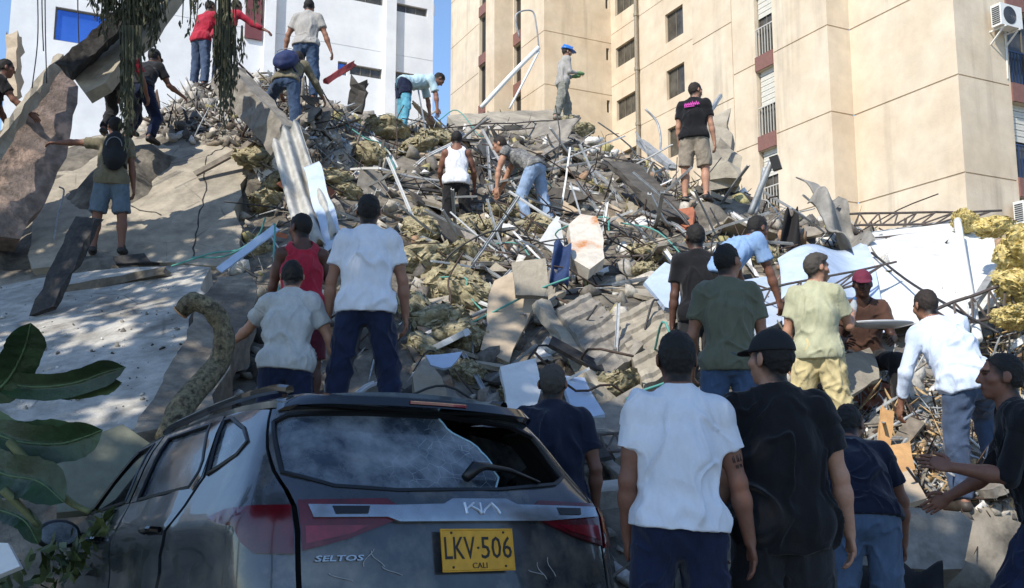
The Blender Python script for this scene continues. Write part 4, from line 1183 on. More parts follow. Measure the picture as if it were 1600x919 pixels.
tg = [(a - g8, b) for a, b in SEAM] + [(-(a - g8), b) for a, b in SEAM[::-1]]
DRE = [(1.60,1.545),(1.525,1.355),(1.515,1.215),(1.55,1.185),(1.63,1.095),(1.76,.99),(1.84,.885),(1.87,.75),(1.80,.42)]
DME = [(2.62,1.56),(2.62,1.435),(2.60,1.18),(2.62,1.05),(2.66,.91),(2.645,.755),(2.62,.40)]
QW = [(1.545,1.50),(1.44,1.495),(1.20,1.41),(1.10,1.335),(1.18,1.285),(1.47,1.225)]
RW = [(2.44,1.515),(1.74,1.505),(1.60,1.30),(1.60,1.25),(1.66,1.182),(2.45,1.182)]
FW_ = [(3.02,1.50),(2.74,1.515),(2.70,1.19),(3.48,1.175)]
ARC = [(1.62 + .40 * math.cos(a), .30 + .40 * math.sin(a)) for a in np.linspace(0, 2 * math.pi, 25)[:-1]]
tailgate = panel('tailgate', tg, m_paint, car, 0, .02, .05, [GL], dent=.010)
quarter = [(a + g8, b) for a, b in SEAM] + [(.72, .46), (1.2, .40)] + [(a - .016, b) for a, b in DRE[::-1]] + [(1.25, 1.515)]
rdoor = [(a + .016, b) for a, b in DRE] + [(a - .016, b) for a, b in DME[::-1]]
fdoor = [(a + .016, b) for a, b in DME] + [(3.70, .40), (3.74, 1.0), (3.70, 1.12), (3.52, 1.165), (3.03, 1.535)]
fend = [(3.755, .40), (3.765, 1.0), (3.72, 1.115), (4.3, 1.02), (4.98, .86), (5.0, .45)]
ARCF = [(4.2 + .40 * math.cos(a), .30 + .40 * math.sin(a)) for a in np.linspace(0, 2 * math.pi, 25)[:-1]]
def side(f):
    q_ = panel('quarter_panel', f(quarter), m_paint, car, 0, .02, .055, [f(QW)], dent=.004)
    r_ = panel('rear_door', f(rdoor), m_paint, car, .002, .02, .065, [f(RW)], dent=.012)
    d_ = panel('front_door', f(fdoor), m_paint, car, .0, .02, .07, [f(FW_)], dent=.010)
    panel('fender', f(fend), m_paint, car, 0, .02, .09, dent=.01)
    panel('quarter_window', f(QW), m_cglass, q_, -.006, .005, .07)
    panel('window_glass', f(RW), m_cglass, r_, -.008, .005, .07)
    # window surrounds in black rubber
    for P_, par in ((RW, r_), (FW_, d_), (QW, q_)):
        b = MB(); dd = densify(f(P_) , .06); dd = dd + [dd[0]]
        a = np.array(dd); b.tube(toC(csurf(a[:, 0], a[:, 1]) + cnorm(a[:, 0], a[:, 1]) * .002), .011, 5, cap=False); b.build('window_seal', m_blk, par)
    panel('pillar_trim', f([(2.60, 1.55), (2.46, 1.53), (2.47, 1.175), (2.585, 1.175)]), m_gloss, r_, .006, .004, .08)
    panel('pillar_trim', f([(1.585, 1.50), (1.605, 1.505), (1.74, 1.52), (1.62, 1.33), (1.60, 1.25), (1.65, 1.175), (1.60, 1.16), (1.545, 1.22), (1.548, 1.36)]), m_gloss, r_, .006, .004, .06)
    panel('pillar_trim', f([(2.64, 1.55), (2.73, 1.525), (2.695, 1.18), (2.615, 1.18)]), m_gloss, d_, .006, .004, .08)
    for (s0, s1, par) in ((2.05, 1.83, r_), (3.04, 2.80, d_)):
        b = MB(); ss = np.linspace(s0, s1, 7) * (1 if f is not mir else -1); zz = np.full(7, 1.0)
        hgt = np.array([.004, .03, .036, .036, .036, .03, .004])
        b.tube(toC(csurf(ss, zz) + cnorm(ss, zz) * hgt[:, None]), .014, 7); b.build('door_handle', m_gloss, par)
    # mirror
    sg = -1 if f is not mir else 1
    c = np.array([sg * 1.03, 2.80, 1.06]); F = Field(c - .2, c + .2, .014)
    F.add(Ell(c, np.eye(3), (.125, .07, .085)), 0); F.plane(c - np.array([0, .035, 0]), (0, 1, 0)); F.add(Cap(c + np.array([-sg * .08, .02, -.04]), c + np.array([-sg * .18, .02, -.06]), .03, .03), .02)
    V, Q = F.mesh(); mo = link('wing_mirror', mesh_from('wing_mirror', toC(V), Q, True), m_blk, car)
    b = MB(); b.tube(toC(np.array([c + (0, -.034, 0), c + (0, -.040, 0)])), .001, 16)
    ang = np.linspace(0, 2 * math.pi, 21)[:-1]
    ring = np.array([c + (.100 * math.cos(a), -.0385, .066 * math.sin(a)) for a in ang]); b = MB(); b.add(toC(np.vstack([ring, ring + (0, .003, 0)])), [tuple(range(20))[::-1], tuple(range(20, 40))])
    b.build('mirror_glass', m_cglass, mo)
    # lamps
    lo_ = [(1.255,1.012),(1.09,1.036),(0.91,1.038),(0.745,1.032),(0.728,0.94),(0.722,.855),(0.87,.862),(0.93,.905),(0.985,.968)]
    l1 = panel('tail_lamp', f(lo_), m_lamp, car, .014, .02, .04)
    li = [(0.722,1.05),(0.37,1.056),(0.335,1.03),(0.35,0.972),(0.53,0.905),(0.695,0.865),(.705,.95)]
    l2 = panel('tail_lamp', f(li), m_lamp, car, .014, .016, .04)
    panel('lamp_segment', f([(.69, .955), (.45, .955), (.52, .925), (.685, .89)]), m_lampin, l2, .0165, .002, .05)
side(lambda p: p); side(mir)
panel('rear_window_glass', GLBROKEN, m_cglass, tailgate, -.010, .005, .06)
b = MB(); dd = densify(GL, .05); dd = np.array(dd + [dd[0]]); b.tube(toC(csurf(dd[:, 0], dd[:, 1]) - cnorm(dd[:, 0], dd[:, 1]) * .004), .012, 5, cap=False); b.build('window_seal', m_blk, tailgate)
# crazed broken edge of the glass
b = MB(); dd = np.array(GLBROKEN[3:17]); b.tube(toC(csurf(dd[:, 0], dd[:, 1]) - cnorm(dd[:, 0], dd[:, 1]) * .008), .005, 5); b.build('shattered_edge', mat('crazed_glass', '#8fb0bc', .25, .3, 30), tailgate)
BAR = [(0.685,1.027),(0.34,1.024),(0.13,1.030),(0.085,1.052),(-0.185,1.055),(-0.235,1.031),(-0.70,1.028),(-0.69,0.992),(-0.38,0.970),(0.33,0.967),(0.38,0.985),(0.665,0.985)]
bar = panel('trim_bar', BAR, m_chrome, tailgate, .024, .022, .03)
for f_ in (lambda p: p, mir): panel('reflector', f_([(0.60,1.019),(0.45,1.019),(0.46,0.998),(0.585,0.998)]), m_blk, bar, .0265, .002, .04)
panel('bumper', [(1.2, .615), (1.2, .32), (-1.2, .32), (-1.2, .615)], m_blk, car, .03, .05, .08, dent=.01)
inner = [(4.9, .30), (3.7, 1.06), (2.62, 1.12), (1.0, 1.12), (.75, 1.06), (-.75, 1.06), (-1.0, 1.12), (-2.62, 1.12), (-3.7, 1.06), (-4.9, .30)]
panel('inner_body', inner, m_lining, car, -.035, .02, .12)
# pillars behind the glass line
for f_ in (lambda p: p, mir):
    panel('pillar', f_([(2.75, 1.10), (2.50, 1.10), (2.52, 1.54), (2.70, 1.54)]), m_lining, car, -.03, .03, .08)
    panel('pillar', f_([(1.66, 1.10), (1.44, 1.15), (1.47, 1.53), (1.70, 1.53)]), m_lining, car, -.03, .03, .08)
    panel('pillar', f_([(1.12, 1.10), (.80, 1.10), (.92, 1.46), (1.10, 1.46)]), m_lining, car, -.03, .03, .06)
# roof
def roofz(y): return np.interp(y, [.36, .6, 1.0, 1.6, 2.3, 2.6], [1.50, 1.535, 1.565, 1.585, 1.575, 1.54])
def roofw(y): return np.interp(roofz(y), ZK, WK) * np.interp(y, [.36, .7, 1.2], [.95, 1.0, 1.06]) + .02
V = []; ny, nx = 26, 17
for y in np.linspace(.42, 2.55, ny):
    for x in np.linspace(-1, 1, nx):
        V.append((x * roofw(y), y + .10 * x * x * np.exp(-((y - .42) / .3) ** 2), roofz(y) + .045 * (1 - abs(x) ** 2.6) - .02 * max(0, abs(x) - .9) * 10 * .6))
V = np.array(V); n = len(V); V = np.vstack([V, V - (0, 0, .03)])
F = []
for i in range(ny - 1):
    for j in range(nx - 1):
        a = i * nx + j; F.append((a, a + 1, a + nx + 1, a + nx)); F.append((a + n, a + nx + n, a + nx + 1 + n, a + 1 + n))
for i in range(ny - 1):
    for j in (0, nx - 1): a = i * nx + j; F.append((a, a + nx, a + nx + n, a + n))
for j in range(nx - 1):
    for i in (0, ny - 1): a = i * nx + j; F.append((a, a + 1, a + 1 + n, a + n))
V[:, 2] += .008 * fbm(V * 1.7, 2)
roof = link('roof', mesh_from('roof', toC(V), F, True), m_paint, car); roof.modifiers.new('edge', 'EDGE_SPLIT').split_angle = D2R(50)
for sg in (-1, 1):
    ys = np.linspace(.62, 2.35, 18); lift = .016 * np.clip(np.minimum(ys - .62, 2.35 - ys) / .12, 0, 1)
    b = MB(); b.tube(toC(np.stack([sg * (roofw(ys) - .055), ys, roofz(ys) + .030 + lift], -1)), .021, 7); b.build('roof_rail', m_gloss, roof)
# spoiler
ss = np.linspace(-.90, .90, 25); rows = []
for s_ in ss:
    e = 1 - (abs(s_) / .98) ** 6 * .8
    a = csurf(s_, 1.455) + cnorm(s_, 1.455) * .004; tip = csurf(s_, 1.475) + np.array([0, -.10 * e, -.004]); tp = csurf(s_, 1.50) + np.array([0, -.095 * e, .012]); bk = csurf(s_, 1.505) + np.array([0, .06, .045 * e])
    rows.append([a, tip, tp, bk])
V = np.array(rows).reshape(-1, 3); F = []
for i in range(len(ss) - 1):
    for k in range(4): F.append((i * 4 + k, i * 4 + (k + 1) % 4, i * 4 + 4 + (k + 1) % 4, i * 4 + 4 + k))
F += [(0, 1, 2, 3), tuple(len(V) - 4 + k for k in (3, 2, 1, 0))]
spo = link('spoiler', mesh_from('spoiler', toC(V), F, True), m_gloss, car); spo.modifiers.new('edge', 'EDGE_SPLIT').split_angle = D2R(35)
b = MB(); s_ = np.linspace(-.2, .2, 9); b.tube(toC(csurf(s_, np.full(9, 1.487)) + np.array([0, -.10, .003])), .009, 5); b.build('brake_light', m_lampin, spo)
# windscreen, bonnet, floor, seats
def quadgrid(name, fn, m, nu=10, nv=8, par=car, th=.015):
    V = np.array([fn(u, v) for u in np.linspace(0, 1, nu) for v in np.linspace(-1, 1, nv)]); n = len(V); V = np.vstack([V, V - (0, 0, th)]); F = []
    for i in range(nu - 1):
        for j in range(nv - 1):
            a = i * nv + j; F.append((a, a + 1, a + nv + 1, a + nv)); F.append((a + n, a + nv + n, a + nv + 1 + n, a + 1 + n))
    return link(name, mesh_from(name, toC(V), F, True), m, par)
quadgrid('windscreen', lambda u, v: np.array([v * (.60 + .18 * u), 2.56 + .62 * u - .10 * v * v * (1 - u), 1.555 - .46 * u - .02 * v * v]), m_cglass)
quadgrid('bonnet', lambda u, v: np.array([v * (.84 - .10 * u * u), 3.12 + 1.16 * u - .06 * v * v, 1.10 - .10 * u - .12 * u * u - .03 * v * v]), m_paint)
b = MB(); b.box((-.8, .25, .28), (.8, 4.2, .34)); b.V[-1] = toC(b.V[-1]); b.build('floor_pan', m_lining, car)
b = MB(); b.box((-.72, 4.15, .3), (.72, 4.28, .9)); b.V[-1] = toC(b.V[-1]); b.build('grille', m_blk, car)
m_seat = mat('seat_fabric', '#1c1c1e', .9, .2, 6)
for x, y in ((-.4, 1.25), (.4, 1.25), (-.38, 2.2), (.38, 2.2)):
    c = np.array([x, y, .85]); F = Field(c - .5, c + .75, .03)
    F.add(Cap(c + (-.12, 0, -.25), c + (-.10, -.10, .25), .12, .11, (0, 1, 0), .6), .05); F.add(Cap(c + (.12, 0, -.25), c + (.10, -.10, .25), .12, .11, (0, 1, 0), .6), .05); F.add(Cap(c + (-.07, -.13, .43), c + (.07, -.13, .43), .07, .07, (0, 1, 0), .7), .03)
    F.add(Cap(c + (0, .1, -.3), c + (0, .4, -.28), .2, .18, (0, 0, 1), .5), .05)
    V, Q = F.mesh(); link('seat', mesh_from('seat', toC(V), Q, True), m_seat, car)
# wheels
for sx in (-1, 1):
    for yy in (.93, 3.54):
        c = np.array([sx * .80, yy, .33]); b = MB()
        prof = [(-.10, .22), (-.11, .27), (-.10, .315), (-.07, .33), (.07, .33), (.10, .315), (.11, .27), (.10, .22)]
        Vv = [c + (px, r_ * math.cos(a), r_ * math.sin(a)) for a in np.linspace(0, 2 * math.pi, 29)[:-1] for px, r_ in prof]; Ff = []
        for i in range(28):
            for k in range(8): Ff.append((i * 8 + k, i * 8 + (k + 1) % 8, ((i + 1) % 28) * 8 + (k + 1) % 8, ((i + 1) % 28) * 8 + k))
        b.add(toC(np.array(Vv)), Ff); wo = b.build('wheel', m_tyre, car, smooth=True)
        b = MB()
        for k in range(5):
            a = k * 2 * math.pi / 5; b.bar(toC([c + (sx * .06, 0, 0)])[0], toC([c + (sx * .07, .22 * math.cos(a), .22 * math.sin(a))])[0], .05, .03, up=CM[:, 0])
        b.build('rim', m_rim, wo)
# writing on the tailgate
def text_flat(body, ext=.5, res=2, bold=0.0):
    cu = bpy.data.curves.new('lettering', 'FONT'); cu.body = body; cu.extrude = ext; cu.offset = bold; cu.resolution_u = res
    o = bpy.data.objects.new('lettering', cu); COL.objects.link(o)
    me = bpy.data.meshes.new_from_object(o.evaluated_get(bpy.context.evaluated_depsgraph_get()))
    V = np.array([v.co[:] for v in me.vertices]); F = [tuple(p.vertices) for p in me.polygons]
    bpy.data.objects.remove(o); bpy.data.curves.remove(cu); bpy.data.meshes.remove(me)
    V[:, :2] -= V[:, :2].min(0); V[:, 0] /= V[:, 0].max(); V[:, 1] /= V[:, 1].max(); V[:, 2] /= ext
    return V, F
def emboss(body, s0, s1, z0, z1, off, th, m, par, name='lettering', slant=0.0):
    V, F = text_flat(body, bold=.022); s_ = s0 + (s1 - s0) * V[:, 0] + slant * V[:, 1] * (1 if s1 > s0 else -1); z_ = z0 + (z1 - z0) * V[:, 1]
    return link(name, mesh_from(name, toC(csurf(s_, z_) + cnorm(s_, z_) * (off + th * V[:, 2])[:, None]), F), m, par)
emboss('SELTOS', .655, .475, .823, .845, .010, .004, m_chrome, tailgate, slant=.006)
# emblem strokes
b = MB()
for p_, q_ in (((0, 1), (.0, 0)), ((.0, .25), (.27, 1)), ((.17, .6), (.42, 0)), ((.42, 0), (.45, 1)), ((.47, 0), (.80, 1)), ((.80, 1), (.98, 0))):
    t = np.linspace(0, 1, 5)[:, None]; L_ = np.array(p_) * (1 - t) + np.array(q_) * t
    s_ = .035 - .165 * L_[:, 0]; z_ = .997 + .036 * L_[:, 1]
    b.tube(toC(csurf(s_, z_) + cnorm(s_, z_) * .026), .0058, 6)
b.build('emblem', mat('emblem_silver', '#d5d8db', .25, metal=.6), bar)
# licence plate: flat plate standing on the tailgate
pc = csurf(0.0, .855) + np.array([0.0, -.03, 0]); px_, pn_ = np.array([1.0, 0, 0]), nrm([0, -1.0, .10]); pu_ = nrm(np.cross(px_, -pn_)); pu_ = pu_ if pu_[2] > 0 else -pu_
PW, PH = .345, .168
def onplate(x, y, o): return toC(pc + px_ * x + pu_ * y + pn_ * o)
b = MB(); b.box(pc, (PW / 2, PH / 2, .003), (px_, pu_, pn_)); b.V[-1] = toC(b.V[-1]); plate = b.build('licence_plate', m_plate, car)
def plate_text(body, x0, x1, y0, y1):
    V, F = text_flat(body); Q_ = np.array([onplate(x0 + (x1 - x0) * v[0], y0 + (y1 - y0) * v[1], .0045 + .0012 * v[2]) for v in V])
    link('lettering', mesh_from('lettering', Q_, F), m_ink, plate)
plate_text('LKV', -.160, -.018, -.035, .052); plate_text('506', .012, .160, -.035, .052); plate_text('CALI', -.035, .035, -.072, -.050)
for x, y in ((-.003, .008), (-.125, -.066), (-.125, .068), (.125, -.066), (.125, .068)):
    b = MB(); b.tube([onplate(x, y, .003), onplate(x, y, .0065)], .005, 8); b.build('screw', m_ink, plate)
b = MB(); rim_ = [(-PW / 2 + .006, -PH / 2 + .006), (PW / 2 - .006, -PH / 2 + .006), (PW / 2 - .006, PH / 2 - .006), (-PW / 2 + .006, PH / 2 - .006), (-PW / 2 + .006, -PH / 2 + .006)]
b.tube([onplate(x, y, .0035) for x, y in rim_], .002, 4); b.build('rim', m_plate, plate)
for (sa, za, sb, zb) in ((.44, .86, .40, .80), (.47, .80, .44, .865), (.40, .80, .33, .765), (-.30, .80, -.33, .73), (-.36, .82, -.38, .74), (-.25, .77, -.31, .75), (.60, .78, .52, .75)):
    b = MB(); t_ = np.linspace(0, 1, 6); s_ = sa + (sb - sa) * t_ + .01 * np.sin(t_ * 5); z_ = za + (zb - za) * t_; b.tube(toC(csurf(s_, z_) + cnorm(s_, z_) * .0085), .0016, 4); b.build('scratch', mat('scratch_pale', '#9a9c9c', .6), tailgate)
b = MB(); s_ = np.array([-.02, -.08, -.15, -.30, -.46]); z_ = np.array([1.135, 1.168, 1.180, 1.178, 1.138]); b.tube(toC(csurf(s_, z_) + cnorm(s_, z_) * np.array([.03, .05, .045, .03, .015])[:, None]), [.022, .030, .016, .012, .007], 7); b.build('wiper', m_blk, tailgate, smooth=True)
# ------------------------------------------------------------------ debris: slabs, beams, sheets, trusses
m_conc = mat('concrete_broken', '#8d877c', .92, .3, 2.2, '#77716a', .7, 22, mottle=('#a69f92', 1.6, .55, .75))
m_concd = mat('concrete_dark', '#5b5751', .92, .35, 2.5, '#46423d', .7, 22)
m_slabw = mat('slab_white_paint', '#b5b1a8', .88, .28, 1.8, '#9d9991', .8, 14, mottle=('#6f6a61', 2.2, .50, .70), cracks=('#4a4640', .9, .014))
m_slabg = mat('slab_cream_grey', '#a59c8b', .88, .25, 1.6, '#8f8779', .7, 16, mottle=('#6a645b', 2.2, .55, .76), cracks=('#4a453e', 1.1, .010))
m_pink = mat('slab_pink_plaster', '#94837a', .9, .4, 2.4, '#75675c', 1.0, 12, mottle=('#b59a88', 2.0, .52, .60))
m_bark = mat('log_bark', '#655b4a', .95, .5, 14, '#7f765c', 1.0, 26, mottle=('#2f2a1f', 18, .50, .64))
m_char = mat('charred_wood', '#2e2c2b', .9, .4, 6, '#3f3c3a', .7, 24, stretch=(1, 1, 1))
m_wood = mat('grey_plank', '#7d7468', .88, .25, 6, '#655d52', .5, 24)
m_metal = mat('pale_metal_strip', '#a9adaf', .5, .2, 5, '#8d9092', .15, 20, metal=.25)
m_sheetw = mat('white_sheet', '#d8d9d8', .7, .10, 2.0, '#c6c7c6', .2, 14, mottle=('#99958c', 2.6, .6, .82))
m_sheetb = mat('blue_white_panel', '#b4c2d6', .65, .12, 2.0, '#a3b3c9', .2, 14)
m_duct = mat('crumpled_grey_sheet', '#8f8c86', .7, .25, 3, '#77746e', .3, 14)
m_rebar = mat('rusty_rebar', '#4c3d34', .85, .3, 12, '#3b2f29')
m_truss = mat('truss_steel', '#4a4643', .7, .25, 8, '#5d5049')
m_wool = mat('insulation_wool', '#a59c80', .98, .35, 5, '#857d66', .9, 40, mottle=('#bfb593', 4, .5, .7), spec=.1)
m_wooly = mat('insulation_bright', '#cbb56c', .98, .35, 4, '#d8c893', 1.0, 60, mottle=('#8a8058', 7, .52, .70), spec=.1)
m_teal = mat('teal_cable', '#4f8f86', .6); m_cable = mat('dark_cable', '#2a2a2c', .6)
m_beigeb = mat('beige_board', '#b5a48d', .85, .15, 2.5, '#a3937e', .4, 20)
m_orange = mat('orange_board', '#c49a68', .85, .2, 3, '#b0875a', .4, 20)
m_denim = mat('denim_cloth', '#2b3f66', .95, .2, 8, '#22345a', .5, 30)
m_blackcl = mat('black_cloth', '#1b191a', .95, .2, 8, bump=.4, bscale=20)
m_redb = mat('red_board', '#8d3a3a', .8, .2, 4)
m_brick = mat('brick_orange', '#a5664a', .9, .25, 6, '#8d5640', .5, 24)

def plate3(name, pts, thick, m, label, cat, jag=.03, st=.25, rel=.02, back=None, seed=1, group=None, parent=None):
    """slab from corner points (u, v, distance): broken outline, uneven face, real thickness"""
    P = np.array([W(*p) for p in pts]); c = P.mean(0)
    _, _, vt = np.linalg.svd(P - c); n = vt[2]
    if n @ (CAM - c) < 0: n = -n
    x = vt[0]; y = np.cross(n, x); Q = np.stack([(P - c) @ x, (P - c) @ y], -1)
    rs = np.random.RandomState(seed)
    poly = densify([tuple(q) for q in Q], st); A = np.array(poly)
    A = A + jag * np.stack([fbm(np.c_[A * 3.1, np.full(len(A), seed)], 3), fbm(np.c_[A * 3.1 + 9, np.full(len(A), seed)], 3)], -1) * 2 + rs.uniform(-1, 1, A.shape) * jag * .4
    poly = [tuple(a) for a in A]; pts2 = list(poly); E = [(i, (i + 1) % len(poly)) for i in range(len(poly))]
    lo = A.min(0); hi = A.max(0)
    for a in np.arange(lo[0], hi[0], st):
        for b in np.arange(lo[1], hi[1], st):
            p = (a + rs.uniform(-.2, .2) * st, b + rs.uniform(-.2, .2) * st)
            if inpoly(p, poly) and ((A - p) ** 2).sum(1).min() > (st * .4) ** 2: pts2.append(p)
    vs, es, fs, *_ = delaunay_2d_cdt([Vector(p) for p in pts2], E, [], 0, 1e-6)
    vs = np.array([tuple(v) for v in vs]); tri = [tuple(f) for f in fs if inpoly(vs[list(f)].mean(0), poly)]
    h = rel * fbm(np.c_[vs * 1.7, np.full(len(vs), seed * 3.3)], 3)
    top = c + vs[:, :1] * x + vs[:, 1:] * y + n * h[:, None]; bot = top - n * (thick * (1 + .12 * rs.uniform(-1, 1, (len(vs), 1)))) + (rs.uniform(-1, 1, (len(vs), 1)) * x + rs.uniform(-1, 1, (len(vs), 1)) * y) * jag * .4
    k = len(vs); cnt = {}
    for f in tri:
        for i in range(3): e = (f[i], f[(i + 1) % 3]); cnt.setdefault(tuple(sorted(e)), []).append(e)
    rim = [v[0] for v in cnt.values() if len(v) == 1]
    F = tri + [tuple(i + k for i in f[::-1]) for f in tri] + [(b, a, a + k, b + k) for a, b in rim]
    V = np.vstack([top, bot]); loc = c if parent is None else None
    o = link(name, mesh_from(name, V - (c if parent is None else 0), F), m, parent, loc)
    if parent is None: tag(o, label, cat, group)
    return o

def sheet4(name, q, m, label, cat, disp, nu=24, nv=14, th=.012, smooth=True, group=None, parent=None):
    """bent sheet spanned by four corners (u, v, distance) TL TR BR BL and a relief function"""
    a, b, c, d = [W(*p) for p in q]; n = nrm(np.cross(b - a, d - a)); n = n if n @ (CAM - a) > 0 else -n
    V = []
    for i in np.linspace(0, 1, nu):
        for j in np.linspace(0, 1, nv):
            V.append((a * (1 - i) + b * i) * (1 - j) + (d * (1 - i) + c * i) * j + n * disp(i, j))
    V = np.array(V); k = len(V); V = np.vstack([V, V - n * th]); F = []
    for i in range(nu - 1):
        for j in range(nv - 1):
            p = i * nv + j; F.append((p, p + nv, p + nv + 1, p + 1)); F.append((p + k, p + 1 + k, p + nv + 1 + k, p + nv + k))
    for i in range(nu - 1):
        for j in (0, nv - 1): p = i * nv + j; F.append((p, p + nv, p + nv + k, p + k))
    for j in range(nv - 1):
        for i in (0, nu - 1): p = i * nv + j; F.append((p, p + 1, p + 1 + k, p + k))
    ce = V.mean(0)
    o = link(name, mesh_from(name, V - (ce if parent is None else 0), F, smooth), m, parent, ce if parent is None else None)
    if parent is None: tag(o, label, cat, group)
    return o

def beam(name, p, q, w, h, m, label, cat, rough=.02, seg=8, seed=1, group=None, tap=1.0, up=None, bend=0.0):
    """rectangular beam, plank or strip between two places (u, v, distance) with chipped uneven faces"""
    a, b = W(*p), W(*q); d = nrm(b - a); u = np.array([0, 0, 1.0]) if up is None else np.asarray(up, float)
    if abs(d @ nrm(u)) > .95: u = np.array([0, 1.0, .2])
    x = nrm(np.cross(d, u)); y = np.cross(x, d); V = []
    rs = np.random.RandomState(seed); L = np.linalg.norm(b - a)
    for i in range(seg + 1):
        t = i / seg; s = 1 + (tap - 1) * t; c = a + d * L * t + y * bend * math.sin(t * math.pi) * L
        for k, (i2, j2) in enumerate(((-1, -1), (0, -1), (1, -1), (1, 0), (1, 1), (0, 1), (-1, 1), (-1, 0))):
            V.append(c + x * w / 2 * i2 * s + y * h / 2 * j2 * s + rs.uniform(-1, 1, 3) * rough + d * (rs.uniform(-1, 1) * rough * 3 if i in (0, seg) else 0))
    F = []
    for i in range(seg):
        for k in range(8): F.append((i * 8 + k, i * 8 + (k + 1) % 8, (i + 1) * 8 + (k + 1) % 8, (i + 1) * 8 + k))
    F += [tuple(range(8))[::-1], tuple(range(seg * 8, seg * 8 + 8))]
    V = np.array(V); ce = V.mean(0); o = link(name, mesh_from(name, V - ce, F), m, None, ce); tag(o, label, cat, group); return o

def rod(name, pts, r, m, label, cat, n=6, samples=14, group=None, world=False):
    P = np.array(pts if world else [W(*p) for p in pts]); S_ = spline(P, samples); ce = S_.mean(0)
    V, F = tube_vf(S_ - ce, r, n); o = link(name, mesh_from(name, V, F, True), m, None, ce); tag(o, label, cat, group); return o

def truss(pts0, pts1, label, nb=12, r=.014, sag=.0):
    """open-web steel joist: two chords and a zigzag web"""
    a0, a1 = W(*pts0[0]), W(*pts0[1]); b0, b1 = W(*pts1[0]), W(*pts1[1]); o = empty('steel_truss', (a0 + a1) / 2); tag(o, label, 'truss', 'bent steel trusses in the wreck')
    t = np.linspace(0, 1, nb + 1)[:, None]; wob = sag * np.sin(t * np.pi) * np.array([[0, 0, -1.0]]) + .02 * fbm(np.c_[t * 4, t * 0, t * 0 + a0[0]], 2)[:, None] * np.array([[.3, .3, 1]])
    A = a0 * (1 - t) + a1 * t + wob; B = b0 * (1 - t) + b1 * t + wob
    for ch in (A, B):
        b = MB(); b.tube(ch, r, 6); b.build('chord', m_truss, o)
    for i in range(nb):
        b = MB(); b.tube([A[i], B[i + 1]] if i % 2 else [B[i], A[i + 1]], r * .7, 5); b.build('web_rod', m_truss, o)
    return o

# --- left side slabs
plate3('fallen_slab', [(-60,470,11.6),(60,424,11.9),(200,418,11.9),(335,412,11.6),(300,520,9.4),(225,672,7.3),(120,705,7.0),(-60,745,6.7)], .20, m_slabw, 'large white painted slab sloping down beside the stained grey column', 'slab', .05, .30, .02, seed=2)
plate3('fallen_slab', [(40,230,15.4),(180,205,15.8),(330,205,15.8),(405,225,15.2),(372,330,13.5),(385,415,12.0),(200,408,12.3),(45,425,12.2),(60,330,13.6)], .22, m_slabg, 'cracked cream-grey slab under the man in blue-grey shorts', 'slab', .06, .30, .02, seed=3)
plate3('wall_fragment', [(-40,268,12.4),(30,178,13.1),(92,96,13.8),(108,112,13.8),(122,140,13.8),(110,205,13.5),(84,285,13.0),(55,345,12.6),(22,378,12.4),(-40,372,12.2)], .35, m_pink, 'tilted broken wall panel with pinkish brown plaster and pale rim', 'wall panel', .05, .22, .07, seed=4)
beam('slab_rim', (-30,262,12.2), (98,92,13.6), .10, .16, m_slabg, 'pale rough edge strip along the pink wall panel', 'rim', .035, 14, 5)
plate3('leaning_slab', [(108,118,12.2),(148,80,12.4),(186,44,12.5),(262,-40,12.9),(285,-20,12.9),(232,52,12.4),(190,98,12.2),(160,128,12.0),(138,148,12.0)], .18, m_slabg, 'pale concrete slab leaning diagonally under hanging strands at the top', 'slab', .02, .25, .03, seed=6)
beam('fallen_timber', (102,112,12.0), (275,-45,12.6), .26, .20, m_char, 'dark fallen beam lying diagonally along the pale leaning slab', 'beam', .014, 30, 7)
plate3('grey_column', [(345,428,10.0),(385,424,10.2),(402,450,9.8),(380,530,8.8),(345,610,7.8),(310,668,7.0),(205,680,6.9),(236,620,7.5),(268,562,8.2),(306,492,9.2)], .34, mat('stained_concrete', '#948b7c', .92, .3, 3, '#6d665c', .8, 18, mottle=('#4c463f', 1.7, .52, .70)), 'stained grey concrete column lying between the white slab and the log', 'column', .035, .14, .10, seed=44)
lp = [(283,487,6.85),(300,472,6.85),(325,480,6.85),(345,503,6.9),(350,535,6.9),(342,565,6.9),(322,592,6.8),(298,618,6.7),(280,645,6.6),(262,690,6.5)]
P_ = spline(np.array([W(*p) for p in lp]), 40); ce = P_.mean(0); V, F = tube_vf(P_ - ce, np.interp(np.linspace(0, 1, 40), [0, .05, .5, 1], [.052, .062, .072, .088]), 14)
V = V + .014 * fbm(V * 9, 3)[:, None] * nrm(np.array([1, 1, 1.])) + .010 * noise3(V * 22)[:, None]
o = link('mossy_log', mesh_from('mossy_log', V, F, True), m_bark, None, ce); tag(o, 'hooked mossy tree limb standing behind the car roof', 'log')
d_ = nrm(P_[0] - P_[1]); b = MB(); b.tube([P_[0] + d_ * .002, P_[0] + d_ * .012], .056, 12); b.build('cut_end', mat('fresh_wood', '#b88a63', .8, .2, 10), o)
beam('charred_plank', (138,342,11.0), (68,486,10.3), .30, .07, m_char, 'charred dark plank leaning across the slab edges', 'plank', .02, 10, 8, tap=.8)
beam('grey_plank', (82,458,11.2), (262,424,11.3), .10, .09, m_wood, 'flat grey plank lying at the lip of the white slab', 'plank', .012, 8, 9)
plate3('dark_board', [(176,402,12.1),(226,396,12.2),(236,408,12.1),(248,411,12.1),(182,412,12.0)], .04, m_char, 'small dark board at the feet of the man in shorts', 'board', .015, .1, .01, seed=10)
